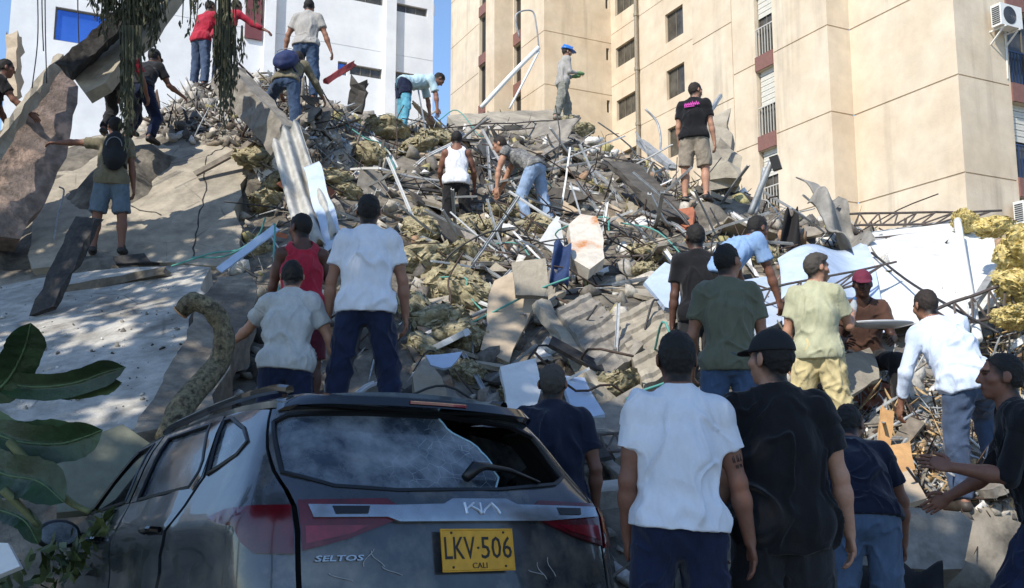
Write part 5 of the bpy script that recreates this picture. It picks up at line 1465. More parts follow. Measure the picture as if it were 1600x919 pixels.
plate3('shaded_board', [(85,700,6.3),(190,672,6.6),(232,690,6.5),(200,760,6.2),(160,800,6.1),(90,800,6.0)], .06, mat('olive_board', '#6f7162', .85, .2, 3, bump=.3), 'dull olive board standing behind the banana leaves', 'board', .02, .15, .02, seed=11)
plate3('white_board', [(-20,845,4.4),(18,850,4.4),(30,885,4.3),(-20,905,4.3)], .03, m_sheetw, 'small white board scrap in the bottom corner under the leaves', 'board', .01, .1, .01, seed=12)
beam('broken_column', (22,54,17.2), (20,150,16.8), .20, .20, m_beigeb, 'broken tan concrete column stub before the white building', 'column', .03, 8, 13)
rod('bent_wire', [(92,292,13.6),(100,300,13.6),(90,340,13.2),(84,380,12.8)], .012, m_metal, 'thin pale wire hanging down the cracked slab', 'wire', 5)

slab_ = [o for o in bpy.data.objects if o.name.startswith('fallen_slab') and 'cracked' in o['label']][0]
for pts_ in ([(322,244,14.6),(318,275,14.2),(322,300,13.9),(312,335,13.3),(306,370,12.8),(300,402,12.4)], [(322,244,14.6),(338,236,14.8),(352,228,14.9),(372,236,14.8),(392,246,14.6)], [(352,228,14.9),(362,214,15.2)], [(150,300,14.0),(190,318,13.7),(250,336,13.4)]):
    b = MB(); q_ = spline([W(*p) for p in pts_], 22); q_ = q_ + .03 * np.stack([noise3(q_ * 9), noise3(q_ * 9 + 5), noise3(q_ * 9 + 11)], -1)
    inv = slab_.location; n_ = 0
    # lay the crack on the slab face
    me_ = slab_.data; vv = np.array([v.co[:] for v in me_.vertices]) + np.array(inv); c_ = vv.mean(0); _, _, vt_ = np.linalg.svd(vv - c_, full_matrices=False); nn_ = vt_[2] if vt_[2] @ (CAM - c_) > 0 else -vt_[2]
    out_ = []
    for p_ in q_:
        r_ = nrm(p_ - CAM); h_, l_, no_, fi_ = slab_.ray_cast(Vector(CAM - np.array(inv)), Vector(r_))
        if h_: out_.append(np.array(l_) + np.array(inv) + nn_ * .001)
    if len(out_) > 4: b.tube(out_, np.array([.004 + .008 * abs(math.sin(k * 1.7)) for k in range(len(out_))]), 5); b.build('crack', m_char, slab_)

# --- centre left
sheet4('white_cladding', [(424,225,11.6),(468,196,11.9),(532,372,10.2),(470,400,9.9)], mat('dull_cladding', '#b3b2ad', .75, .2, 3, '#9a9994', .3, 14, mottle=('#7d786f', 3, .55, .78)), 'long white corrugated sheet draped down the heap', 'sheet', lambda i, j: .05 * math.sin(i * 16) + .07 * math.sin(j * 7 + i * 2) + .06 * fbm(np.array([[i * 3, j * 3, .3]]), 2)[0], 34, 20)
sheet4('folded_cladding', [(474,262,11.2),(498,258,11.3),(534,375,10.1),(508,390,10.0)], m_sheetb, 'folded pale flap beside the long corrugated sheet', 'sheet', lambda i, j: .04 * math.sin(j * 11) + .05 * i, 12, 16)
beam('concrete_beam', (356,122,14.4), (452,228,13.4), .34, .40, m_conc, 'fallen concrete beam behind the backpack climber', 'beam', .035, 12, 14)
beam('metal_strip', (343,422,9.6), (432,356,10.0), .085, .02, m_sheetb, 'broad bluish metal strip pointing at the man in the red tank top', 'strip', .004, 8, 15, up=(0, -1, .4))
rod('teal_cable', [(268,416,11.4),(330,396,11.4),(380,388,11.2),(430,350,10.9)], .011, m_teal, 'teal cable running beside the broad bluish strip', 'cable', 6)
rod('teal_cable', [(300,402,11.5),(352,400,11.3),(400,372,11.0),(415,340,11.0)], .010, m_teal, 'thin teal cable over the edge of the cracked slab', 'cable', 6)
rod('teal_cable', [(430,350,9.6),(428,400,9.3),(432,440,9.0),(440,470,8.8)], .010, m_teal, 'teal cable hanging behind the man in the red tank top', 'cable', 6)
plate3('beige_board', [(772,440,10.6),(838,402,10.9),(856,430,10.7),(840,470,10.4),(812,530,9.9),(796,566,9.6),(752,545,9.7),(762,490,10.2)], .05, m_beigeb, 'pale beige board standing on edge at the middle of the heap', 'board', .025, .18, .03, seed=16)
plate3('grey_board', [(798,410,10.3),(852,404,10.35),(857,462,10.1),(806,462,10.1)], .06, m_slabg, 'square grey board leaning on the pale beige board', 'board', .012, .15, .01, seed=17)
plate3('white_scrap', [(664,556,8.7),(722,552,8.8),(704,572,8.6),(690,580,8.6),(672,570,8.6)], .02, m_sheetb, 'white scrap of sheet beyond the white T-shirt man', 'sheet', .012, .1, .02, seed=18)
sheet4('jeans', [(866,378,11.6),(892,382,11.6),(888,448,11.2),(858,440,11.2)], m_denim, 'dark blue jeans caught in the debris', 'jeans', lambda i, j: .05 * math.sin(i * 7 + j * 3) + .04 * math.sin(j * 9), 14, 14, .03)
plate3('painted_wall_chunk', [(888,348,12.0),(905,334,12.2),(930,340,12.2),(944,362,12.0),(946,400,11.6),(925,420,11.4),(895,408,11.5)], .16, mat('orange_white_plaster', '#c9c1b4', .85, .2, 3, bump=.4, mottle=('#b0774a', 2.4, .52, .62)), 'white wall chunk with orange plaster edges, mid-heap', 'wall chunk', .03, .15, .04, seed=19)
beam('grey_plank', (972,258,15.6), (1066,346,13.6), .46, .10, m_concd, 'broad dark grey plank sloping down below the pink-print man', 'plank', .02, 10, 20)
plate3('blue_white_board', [(1008,438,10.3),(1040,412,10.6),(1072,422,10.5),(1075,490,10.0),(1040,480,10.0)], .05, m_sheetb, 'pale blue panel behind the man in dark olive', 'panel', .015, .15, .02, seed=21)
rb_ = lambda k, s: (lambda i, j: .030 * (1 if math.sin(j * k) > .3 else 0) + .06 * fbm(np.array([[i * 3, j * 3, s]]), 3)[0])
sheet4('ribbed_deck', [(868,486,9.7),(918,458,10.1),(1004,548,9.1),(948,590,8.7)], m_conc, 'upper grey concrete deck fragment with ribs', 'concrete deck', rb_(34, 1.), 14, 44, .10, False)
sheet4('ribbed_deck', [(955,498,9.7),(1022,466,10.0),(1078,556,9.0),(1006,606,8.6)], m_slabg, 'lower grey concrete deck fragment with ribs, beside the dark olive man', 'concrete deck', rb_(30, 5.), 14, 44, .10, False)
plate3('white_board', [(784,570,8.6),(838,560,8.8),(848,600,8.5),(838,645,8.2),(790,640,8.2)], .05, m_sheetw, 'upright white panel beyond the car, nearer the wiper', 'panel', .015, .12, .02, seed=24)
plate3('white_board', [(876,585,8.6),(912,590,8.6),(944,648,8.1),(900,655,8.0)], .05, m_sheetb, 'white panel by the head of the heavy-set man', 'panel', .015, .12, .02, seed=25)
beam('grey_angle_beam', (845,478,9.9), (940,610,8.7), .16, .10, m_slabg, 'pale angled beam running down under the ribbed deck fragments', 'beam', .015, 10, 26)
rod('teal_cable', [(978,624,8.4),(1000,612,8.4),(1040,598,8.5),(1060,585,8.6)], .012, m_teal, 'teal cable end above the foreground white T-shirt', 'cable', 6)
plate3('grey_block', [(930,640,8.2),(1000,610,8.6),(1050,640,8.2),(1040,700,7.8),(950,720,7.5)], .5, m_conc, 'rough grey concrete block behind the foreground white T-shirt', 'concrete block', .05, .18, .08, seed=27)
plate3('grey_block', [(640,588,8.9),(668,560,9.0),(690,590,8.9),(700,640,8.6),(650,650,8.5)], .35, m_slabg, 'rounded grey stone block by the legs of the white T-shirt man', 'concrete block', .05, .14, .06, seed=28)
plate3('pale_ledge', [(928,752,6.9),(990,746,7.0),(1000,762,6.8),(930,768,6.7)], .12, m_slabw, 'sunlit pale ledge between the car lamp and the foreground man', 'ledge', .015, .12, .01, seed=29)

# --- top
plate3('roof_slab', [(700,180,20.5),(860,172,22.8),(905,176,22.6),(880,192,21.4),(820,196,20.6),(712,200,19.4)], .25, m_slabg, 'flat concrete slab lying at the crest of the heap', 'slab', .04, .4, .05, seed=31)
truss(((730,196,18.8), (870,188,20.6)), ((732,206,18.8), (872,198,20.6)), 'small truss poking out below the crest slab', 10)
beam('red_board', (508,128,17.4), (552,100,17.8), .10, .10, m_redb, 'short red board beside the grey T-shirt man', 'board', .012, 6, 32)
beam('stone_post', (556,172,17.8), (562,128,17.8), .26, .24, m_concd, 'short dark stone post on the crest before the white building', 'post', .03, 6, 33)
rod('leaning_pole', [(752,168,24.0),(800,116,24.2),(842,74,24.4)], .055, m_whitefr, 'thick white pole leaning against the sky gap side of the beige block', 'pole', 8)
rod('leaning_pole', [(796,170,24.0),(822,120,24.2),(842,80,24.4)], .03, m_whitefr, 'thin white strut beside the thick leaning pole', 'pole', 6)
rod('bent_wire', [(842,75,24.4),(838,40,24.4),(831,17,24.4),(806,24,24.2),(812,60,24.2)], .02, m_metal, 'bent wire frame above the leaning poles', 'wire', 5, 24)
rod('bent_wire', [(1008,170,19.5),(1026,190,19.5),(1032,215,19.3),(1031,240,19.0)], .022, m_metal, 'curved wire standing before the square windows', 'wire', 5)
beam('concrete_stub', (1112,200,16.6), (1130,285,15.6), .48, .40, m_slabg, 'jagged concrete column stub behind the pink-print man', 'column stub', .07, 8, 34)
beam('grey_pole', (1104,182,15.2), (1126,150,15.4), .06, .05, m_metal, 'short metal bar above the concrete column stub', 'bar', .006, 4, 35)
beam('metal_girder', (1000,222,18.5), (1050,262,17.0), .14, .10, m_metal, 'grey metal girder sloping down from the downpipe', 'girder', .01, 6, 36)
rod('mast', [(1172,335,13.2),(1190,290,13.2),(1206,252,13.2)], .04, m_metal, 'white steel mast carrying a black floodlight', 'mast', 8)
rod('mast', [(1195,262,13.25),(1188,300,13.25),(1180,335,13.2)], .03, m_metal, 'thin brace beside the floodlight mast', 'brace', 7)
b = MB(); c = W(1212, 255, 13.1); b.box(c, (.055, .06, .09), Rz(.4) @ Ry(.25)); fl = b.build('floodlight', m_blk, None, c); tag(fl, 'black floodlight box on the white steel mast', 'floodlight')

# --- right
sheet4('roof_sheet', [(1345,366,12.9),(1548,344,13.2),(1572,480,10.6),(1382,505,10.2)], m_sheetw, 'large sunlit white roof sheet under the trusses', 'roof sheet', lambda i, j: .05 * math.sin(j * 5 + i * 2) + .04 * fbm(np.array([[i * 3, j * 3, 1.3]]), 2)[0], 24, 18)
sheet4('shade_tinted_sheet', [(1215,404,11.4),(1352,372,12.5),(1392,505,10.1),(1225,500,9.8)], m_sheetb, 'white sheet with blue shade in its colour, behind the bottle man and the seated man', 'roof sheet', lambda i, j: .10 * math.sin(i * 6) + .05 * math.sin(j * 5), 20, 14)  # shade on the white sheet is put in as a bluish colour
plate3('grey_rubble_slab', [(1090,452,11.0),(1200,430,11.6),(1225,500,10.6),(1190,520,10.2),(1170,500,10.3)], .12, m_sheetb, 'pale sheet edge beside the sky blue T-shirt man', 'sheet', .02, .2, .03, seed=37)
truss(((1328,334,12.9), (1565,330,13.1)), ((1335,352,12.8), (1500,350,13.0)), 'long level truss across the top of the white roof sheet', 16, .016)
truss(((1345,374,12.5), (1482,360,12.8)), ((1350,386,12.4), (1486,374,12.7)), 'second truss lying on the white roof sheet', 10, .012)
truss(((1445,490,9.6), (1610,428,10.6)), ((1470,515,9.5), (1612,482,10.4)), 'dark truss beside the dress-shirt man', 12, .018)
truss(((1180,455,9.9), (1400,410,11.2)), ((1190,478,9.8), (1330,448,10.6)), 'tangled truss behind the bottle man', 10, .014)
truss(((690,382,12.6), (1060,395,12.4)), ((700,402,12.4), (1050,422,12.2)), 'long bent truss crossing the middle of the heap', 20, .014, .12)
truss(((925,680,7.6), (985,676,7.7)), ((922,706,7.5), (985,705,7.6)), 'short rusty truss end behind the car lamp', 5, .014)
rod('white_post', [(1496,345,12.4),(1508,420,11.3),(1528,530,9.6)], .045, m_whitefr, 'bright white post standing before the roof sheet', 'post', 8)
beam('metal_rail', (1520,478,10.0), (1556,425,10.9), .08, .06, m_metal, 'short grey rail leaning by the bright white post', 'rail', .006, 5, 38)
rod('long_cable', [(1362,395,11.9),(1420,440,11.0),(1490,482,10.0),(1560,520,9.4)], .014, m_cable, 'dark cable slanting over the white roof sheet', 'cable', 6)
sheet4('crumpled_sheet', [(1262,316,13.0),(1312,298,13.2),(1362,392,12.4),(1318,404,12.1)], m_duct, 'crumpled grey sheet metal folded over the truss ends', 'sheet', lambda i, j: .16 * math.sin(i * 5 + j * 2) + .12 * fbm(np.array([[i * 4, j * 4, 4.]]), 3)[0] + .10 * math.sin(j * 8), 22, 22, .02)
sheet4('crumpled_sheet', [(1244,276,13.4),(1262,284,13.4),(1314,318,13.0),(1300,330,12.9)], m_duct, 'torn grey strip sticking up from the crumpled sheet', 'sheet', lambda i, j: .05 * math.sin(j * 6), 8, 12, .02)
sheet4('black_cloth', [(1226,332,13.4),(1246,330,13.4),(1254,396,12.8),(1216,398,12.7)], m_blackcl, 'black cloth hanging below the floodlight mast', 'cloth', lambda i, j: .08 * math.sin(i * 8 + j * 3), 14, 14, .03)
plate3('concrete_kerb_block', [(1326,802,6.75),(1420,796,6.8),(1500,802,6.85),(1520,815,6.8),(1505,890,6.55),(1330,885,6.5)], .5, m_conc, 'low concrete block wall behind the stooping man', 'block', .03, .2, .03, seed=39)
sheet4('dark_tarpaulin', [(1318,886,6.4),(1470,886,6.4),(1480,950,5.9),(1320,950,5.9)], m_blackcl, 'dark tarpaulin on the ground below the concrete block', 'tarpaulin', lambda i, j: .04 * math.sin(i * 14 + 2 * j) + .04 * math.sin(j * 9), 20, 10, .01)
beam('orange_board', (1386,640,8.2), (1378,725,7.9), .10, .03, m_orange, 'upright orange-tan board beside the dress-shirt man', 'board', .006, 6, 40, up=(0, -1, .1))
plate3('tan_box', [(1372,700,7.8),(1425,690,7.9),(1432,735,7.6),(1380,745,7.5)], .3, m_orange, 'sunlit tan box fragment near the reaching hand', 'box', .015, .12, .02, seed=41)
plate3('white_board', [(1394,745,7.5),(1424,734,7.6),(1450,776,7.3),(1416,790,7.2)], .05, m_beigeb, 'pale board leaning above the concrete block wall', 'board', .015, .12, .02, seed=42)
plate3('dusty_sheet', [(1300,560,8.8),(1360,545,9.2),(1375,590,8.7),(1330,620,8.3)], .04, m_slabg, 'dusty grey sheet under the seated man', 'sheet', .02, .12, .03, seed=43)

# --- small held things
p = PEOPLE['bottle_man']; J = p['J']; h_ = p['toW']((J['wrr'] + J['hdr'] * .09)[None])[0]
bt = empty('water_bottle', h_); tag(bt, 'clear plastic water bottle raised by the man in pale olive', 'bottle')
m_pet = mat('clear_plastic', '#c8d4dc', .1, spec=.6); b_ = m_pet.node_tree.nodes['Principled BSDF']; b_.inputs['Alpha'].default_value = .55
ax_ = nrm([.15, -.25, 1]); b = MB(); b.tube([h_ + ax_ * t for t in (-.09, -.085, .04, .075, .085)], [.028, .032, .032, .016, .013], 12); b.build('bottle_body', m_pet, bt, smooth=True)
b = MB(); b.tube([h_ + ax_ * .084, h_ + ax_ * .105], .015, 10); b.build('bottle_cap', mat('cap_blue', '#3c6aa0', .5), bt)
tc_ = W(1374, 508, 8.75); b = MB(); an_ = np.linspace(0, 2 * math.pi, 29)[:-1]
V_ = np.array([tc_ + ((.29 * r_) * math.cos(a), (.20 * r_) * math.sin(a), z_) for r_, z_ in ((.55, -.02), (1, .012), (.97, .022), (.55, -.008)) for a in an_])
F_ = [(k * 28 + i, k * 28 + (i + 1) % 28, (k + 1) * 28 + (i + 1) % 28, (k + 1) * 28 + i) for k in range(3) for i in range(28)] + [tuple(range(28))[::-1], tuple(range(84, 112))]
o = link('tray', mesh_from('tray', V_ - tc_, F_, True), mat('tray_grey', '#aeb2b8', .4, .1, 6), None, tc_); tag(o, 'grey oval tray held by the seated man in the maroon cap', 'tray')
# ------------------------------------------------------------------ scattered debris
RS = np.random.RandomState(11); rnd = random.Random(4)
EXTRA = [((1400,700),'the tan box fragment'),((1540,600),'the yellow insulation edge'),((560,230),'the crest post'),((760,230),'the crest slab'),((930,300),'the broad dark plank'),((1010,240),'the metal girder'),((720,540),'the white scrap'),((830,600),'the upright white board'),((1180,300),'the floodlight mast')]
LM = EXTRA + [((707,300),'the white tank top man'),((820,260),'the bending man in light jeans'),((1078,240),'the pink-print man'),((880,150),'the hard-hat man'),((480,190),'the backpack climber'),((590,420),'the far white T-shirt man'),
      ((470,430),'the red tank top man'),((1120,480),'the dark olive man'),((1085,400),'the black T-shirt man'),((1170,400),'the sky blue T-shirt man'),((1270,480),'the bottle man'),((1350,480),'the seated man'),((1450,560),'the dress-shirt man'),
      ((870,410),'the caught jeans'),((800,490),'the pale beige board'),((960,540),'the ribbed deck'),((1050,450),'the pale blue panel'),((480,300),'the corrugated sheet'),((1310,350),'the crumpled sheet'),((1450,420),'the white roof sheet'),((650,150),'the bent-double man'),((400,180),'the fallen concrete beam'),((640,600),'the car roof'),((245,150),'the crouching man')]
def where(u, v):
    (lu, lv), nm = min(LM, key=lambda l: (l[0][0] - u) ** 2 + ((l[0][1] - v) * 1.2) ** 2)
    dx, dy = u - lu, v - lv
    rel = ('above' if dy < 0 else 'below') if abs(dy) > abs(dx) * .7 else 'beside'
    return rel + ' ' + nm
USED = set()
def uniq(lab, u, v):
    """a label that names a second landmark when the first is already taken"""
    if lab in USED:
        ls = sorted(LM, key=lambda l: (l[0][0] - u) ** 2 + ((l[0][1] - v) * 1.2) ** 2)
        for l in ls[1:4]:
            t = lab + ', towards ' + l[1].replace('the ', '', 1)
            if t not in USED and len(t.split()) <= 16: lab = t; break
    USED.add(lab); return lab
HEAPPOLY = [(385,150),(560,172),(700,188),(880,200),(960,226),(1130,285),(1340,350),(1350,400),(1210,420),(1200,520),(1330,560),(1370,640),(1480,620),(1600,520),(1600,790),(1500,800),(1350,800),(930,770),(880,690),(640,640),(520,650),(380,640),(380,440),(430,330),(380,230)]
CENTRE = [(520,200),(700,200),(960,240),(1130,310),(1200,350),(1200,440),(1060,420),(1010,470),(860,470),(740,560),(640,560),(640,330),(540,320)]
def sample(poly):
    a = np.array(poly); lo, hi = a.min(0), a.max(0)
    while True:
        p = RS.uniform(lo, hi)
        if inpoly(p, poly): return p
def clump_mesh(seed, sub=4):
    bm = bmesh.new(); bmesh.ops.create_icosphere(bm, subdivisions=sub, radius=1.0)
    V = np.array([v.co[:] for v in bm.verts]); r = 1 + .55 * fbm(V * 1.3 + seed * 3.1, 3) + .22 * (1 - 2 * np.abs(noise3(V * np.array([3.4, 3.4, 1.3]) + seed))) + .16 * (1 - 2 * np.abs(noise3(V * np.array([6, 6, 3]) + seed + 7))) + .07 * noise3(V * 16)
    V = V * r[:, None] * .75
    F = [tuple(v.index for v in f.verts) for f in bm.faces]; bm.free()
    rs = np.random.RandomState(seed + 70); n = 260 if sub < 5 else 700; k = rs.randint(len(V), size=n); P = V[k] * rs.uniform(.93, 1.06, (n, 1)); nr = V[k] / np.linalg.norm(V[k], axis=1, keepdims=True)
    a = np.cross(nr, rs.normal(size=(n, 3))); a /= np.linalg.norm(a, axis=1, keepdims=True); a = a + nr * rs.uniform(-.1, .55, (n, 1)); b = np.cross(a, rs.normal(size=(n, 3))); b /= np.linalg.norm(b, axis=1, keepdims=True)
    s = rs.uniform(.10, .30, (n, 1)) * (1 if sub < 5 else .7); w = rs.uniform(.25, .6, (n, 1)); fl = np.stack([P - a * s, P - a * s * .2 + b * s * w, P + a * s, P + b * -s * w * .8], 1).reshape(-1, 3); o_ = len(V)
    V = np.vstack([V, fl]); F += [tuple(o_ + 4 * i + j for j in range(4)) for i in range(n)]
    return mesh_from('insulation_clump', V, F, True)
clumps = [clump_mesh(k) for k in range(8)]
for m_ in clumps: m_.materials.append(m_wool)
def put_clump(u, v, r, label, me=None, group=None, m=None, lift=.3, flat=.6, d=None):
    if d is None:
        h = hit(u, v)
        if h is None: return None
        p = h[0]
    else: p = W(u, v, d)
    o = bpy.data.objects.new('insulation_clump', (me or rnd.choice(clumps))); COL.objects.link(o)
    o.location = p + np.array([0, 0, r * lift]); o.scale = (r * RS.uniform(.8, 1.4), r * RS.uniform(.8, 1.2), r * RS.uniform(flat * .8, flat * 1.3)); o.rotation_euler = tuple(RS.uniform(-.5, .5, 2)) + (RS.uniform(0, 6.28),)
    tag(o, label, 'insulation', group); return o
# the clumps one can pick out
WOOLS = [(405,395,.26,'by the foot of the cracked slab'),(425,262,.28,'under the fallen concrete beam end'),(715,365,.34,'behind the legs of the white tank top man'),(760,370,.34,'below the white tank top man'),(660,345,.26,'above the far white T-shirt shoulder'),(725,540,.36,'below the pale beige board'),(670,560,.30,'behind the elbow of the far white T-shirt man'),(765,420,.30,'above the pale beige board'),(850,360,.30,'above the caught jeans'),(418,330,.42,'below the corrugated sheet edge'),(400,258,.40,'beside the fallen concrete beam'),(432,300,.30,'at the edge of the corrugated sheet'),(520,290,.34,'past the folded flap of the corrugated sheet'),(545,308,.28,'above the far white T-shirt head'),
 (820,330,.42,'at the feet of the bending man in light jeans'),(790,345,.36,'between the white tank top man and the light jeans'),(655,370,.36,'beyond the far white T-shirt shoulder'),(668,425,.50,'right beside the far white T-shirt man'),(700,470,.52,'below the middle truss'),(740,480,.46,'touching the pale beige board'),(690,520,.40,'above the white scrap of sheet'),
 (650,500,.34,'behind the arm of the far white T-shirt man'),(720,415,.36,'under the long bent truss'),(1020,410,.34,'above the pale blue panel'),(960,620,.30,'on the rough grey concrete block'),(810,635,.24,'at the foot of the upright white panel'),(880,208,.40,'under the hard-hat man'),(905,212,.36,'by the boots of the hard-hat man'),
 (650,240,.45,'under the bent-double man'),(600,215,.45,'along the dusty crest of the heap'),(575,250,.40,'below the crest post'),(690,225,.40,'above the white tank top man'),(730,590,.24,'between the car roof and the beige board'),(1005,430,.26,'on the long truss end'),(930,500,.18,'on the upper ribbed deck'),(1190,410,.3,'by the sky blue sleeve'),(560,165,.25,'on top of the crest post')]
for u, v, r, t in WOOLS:
    put_clump(u, v, r * .75, 'clump of yellowish insulation wool ' + t)
big = [clump_mesh(20 + k, 5) for k in range(3)]
for m_ in big: m_.materials.append(m_wooly)
for u, v, d, r, t, k in ((1594,394,10.6,.33,'large bright yellow insulation mass at the picture edge',0),(1606,450,10.3,.34,'lower fold of bright yellow insulation at the picture edge',1),(1552,356,11.4,.24,'bright yellow insulation tuft over the end of the level truss',2),(1508,345,12.6,.18,'small bright yellow insulation tuft on the long level truss',1),(1582,495,9.8,.22,'yellow-green insulation tuft on the dark truss',0)):
    put_clump(u, v, r, t, big[k], None, None, 0, .55, d)
# long pieces
def near_pts(u, v, L, tilt, spread=1.0):
    h = hit(u, v)
    if h is None: return None
    p, d = h; n = hnorm(p); a = RS.uniform(0, 2 * math.pi); t = nrm(np.cross(n, [math.cos(a), math.sin(a), .3])); dr = nrm(t + n * RS.uniform(0, tilt))
    p = p + n * .08
    return p - dr * L * .3, p + dr * L * .7, n, d
def strip_obj(u, v, L, w, m, name, lab, group, tilt=.8, thick=.012):
    q = near_pts(u, v, L, tilt)
    if q is None: return
    a, b, n, d = q; dr = nrm(b - a); x = nrm(np.cross(dr, n)); y = np.cross(x, dr); V = []; F = []; seg = 6; be = RS.uniform(-.025, .025); be2 = RS.uniform(-.02, .02); kink = RS.uniform(.3, .7); ks = RS.uniform(-.25, .25)
    prof = [(-.5, 0), (.5, 0), (.5, .55), (.5 - .14, .55), (.5 - .14, .14), (-.5 + .14, .14), (-.5 + .14, .55), (-.5, .55)] if thick > .01 and w > .03 else [(-.5, 0), (.5, 0), (.5, .3), (-.5, .3)]
    for i in range(seg + 1):
        t = i / seg; c = a + (b - a) * t + y * (be * math.sin(t * 3.14) * L + (max(0, t - kink) * ks * L)) + x * be2 * math.sin(t * 5) * L * .5
        for px, py in prof: V.append(c + x * px * w + y * py * w)
    k = len(prof)
    for i in range(seg):
        for j in range(k): F.append((i * k + j, i * k + (j + 1) % k, (i + 1) * k + (j + 1) % k, (i + 1) * k + j))
    F += [tuple(range(k))[::-1], tuple(range(seg * k, seg * k + k))]
    V = np.array(V); ce = V.mean(0); o = link(name, mesh_from(name, V - ce, F), m, None, ce); tag(o, uniq(lab, u, v), name.split('_')[-1], group)
SIZE = lambda L: 'long' if L > 1.3 else 'short' if L < .75 else 'bent'
for k in range(125):
    u, v = sample(CENTRE if k < 80 else HEAPPOLY); L = RS.uniform(.5, 1.9) * (1.0 if v < 450 else .65)
    strip_obj(u, v, L, RS.uniform(.025, .06), m_metal if k % 3 else m_sheetw, 'metal_strip', SIZE(L) + (' pale grey' if k % 3 else ' white') + ' metal strip ' + where(u, v), 'metal strips tangled in the heap', .9)
for k in range(85):
    u, v = sample(CENTRE if k < 60 else HEAPPOLY); L = RS.uniform(.7, 2.2) * (1.0 if v < 450 else .6); q = near_pts(u, v, L, .8)
    if q is None: continue
    a, b, n, d = q; pts = [a, a * .66 + b * .34 + n * RS.uniform(-.1, .22), a * .33 + b * .67 + RS.uniform(-.15, .15, 3), b]
    rod('reinforcing_rod', pts, RS.uniform(.007, .012), m_rebar if k % 4 else m_cable, uniq(SIZE(L) + (' rusty' if k % 4 else ' dark') + ' reinforcing rod ' + where(u, v), u, v), 'rod', 5, 10, 'reinforcing rods tangled in the heap', True)
for k in range(34):
    u, v = sample(HEAPPOLY); L = RS.uniform(.5, 1.4) * (1.0 if v < 450 else .7)
    strip_obj(u, v, L, RS.uniform(.07, .14), [m_wood, m_conc, m_char][k % 3], 'plank', SIZE(L) + [' grey wooden', ' dusty', ' blackened'][k % 3] + ' plank ' + where(u, v), 'planks lying in the heap', .5, .009)
for k in range(14):
    u, v = sample(CENTRE if k < 9 else HEAPPOLY); L = RS.uniform(.8, 1.8); q = near_pts(u, v, L, .6)
    if q is None: continue
    a, b, n, d = q; pts = [a, a * .7 + b * .3 + RS.uniform(-.25, .25, 3), a * .35 + b * .65 + n * .2 + RS.uniform(-.25, .25, 3), b]
    rod('cable', pts, .011, m_teal if k % 3 else m_cable, uniq(SIZE(L) + (' teal' if k % 3 else ' black') + ' cable ' + where(u, v), u, v), 'cable', 5, 16, 'loose cables in the heap', True)
# panel shards
def shard(u, v, r, m, name, lab, group):
    h = hit(u, v)
    if h is None: return
    p, d = h; n = nrm(hnorm(p) + RS.uniform(-.75, .75, 3)); x = nrm(np.cross(n, [.3, .2, 1])); y = np.cross(n, x); k = RS.randint(4, 7); an = np.sort(RS.uniform(0, 6.28, k)); P = []
    for a in an:
        rr = r * RS.uniform(.55, 1.15); P.append(x * math.cos(a) * rr * 1.2 + y * math.sin(a) * rr * .8)
    Q = []
    for i in range(k):
        e = P[(i + 1) % k] - P[i]; Q.append(P[i])
        for t in (.33, .66): Q.append(P[i] + e * (t + RS.uniform(-.1, .1)) + (x * RS.uniform(-1, 1) + y * RS.uniform(-1, 1)) * r * .07)
    Q = np.array(Q); kk = len(Q); th = RS.uniform(.02, .07); V = np.vstack([Q + n * .1, Q + n * (.1 - th) + RS.uniform(-1, 1, Q.shape) * .012])
    F = [tuple(range(kk)), tuple(range(kk, 2 * kk))[::-1]] + [(i, i + kk, (i + 1) % kk + kk, (i + 1) % kk) for i in range(kk)]
    o = link(name, mesh_from(name, V, F), m, None, p); tag(o, uniq(lab, u, v), name.split('_')[-1], group)
sm = [(m_slabg, 'grey'), (m_sheetw, 'white'), (m_conc, 'dusty'), (m_beigeb, 'beige'), (m_concd, 'dark grey'), (m_brick, 'orange')]
for k in range(150):
    u, v = sample(HEAPPOLY if k % 3 else CENTRE); i = [0, 2, 1, 3, 2, 4, 0, 2, 4, 1, 0, 5][k % 12]; r = RS.uniform(.14, .5) * (1 if v < 480 else .75)
    shard(u, v, r, sm[i][0], 'panel_shard', ('large ' if r > .3 else 'small ') + sm[i][1] + ' panel shard ' + where(u, v), 'panel shards strewn over the heap')
for k in range(16):
    u, v = sample(CENTRE if k < 11 else HEAPPOLY); i = (0, 2, 4, 3)[k % 4]
    shard(u, v, RS.uniform(.5, .85) * (1 if v < 450 else .6), sm[i][0], 'broken_slab', 'very large ' + sm[i][1] + ' slab fragment ' + where(u, v), 'slab fragments in the heap')
# chunks, by the thousand: one mass
def hull(seed):
    rs = np.random.RandomState(seed); bm = bmesh.new()
    sc_ = rs.uniform(.5, 1.2, 3); sc_[rs.randint(3)] *= .55
    for p in rs.uniform(-1, 1, (14, 3)) * sc_: bm.verts.new(p)
    r_ = bmesh.ops.convex_hull(bm, input=bm.verts); bmesh.ops.delete(bm, geom=[g for g in r_['geom_interior'] if isinstance(g, bmesh.types.BMVert)], context='VERTS')
    bmesh.ops.triangulate(bm, faces=bm.faces); bm.verts.index_update()
    V = np.array([v.co[:] for v in bm.verts]); F = np.array([[v.index for v in f.verts] for f in bm.faces]); bm.free(); return V, F
hulls = [hull(k) for k in range(24)]
def rrot():
    q = nrm(RS.normal(size=4)); w, x, y, z = q
    return np.array([[1 - 2 * (y * y + z * z), 2 * (x * y - z * w), 2 * (x * z + y * w)], [2 * (x * y + z * w), 1 - 2 * (x * x + z * z), 2 * (y * z - x * w)], [2 * (x * z - y * w), 2 * (y * z + x * w), 1 - 2 * (x * x + y * y)]])
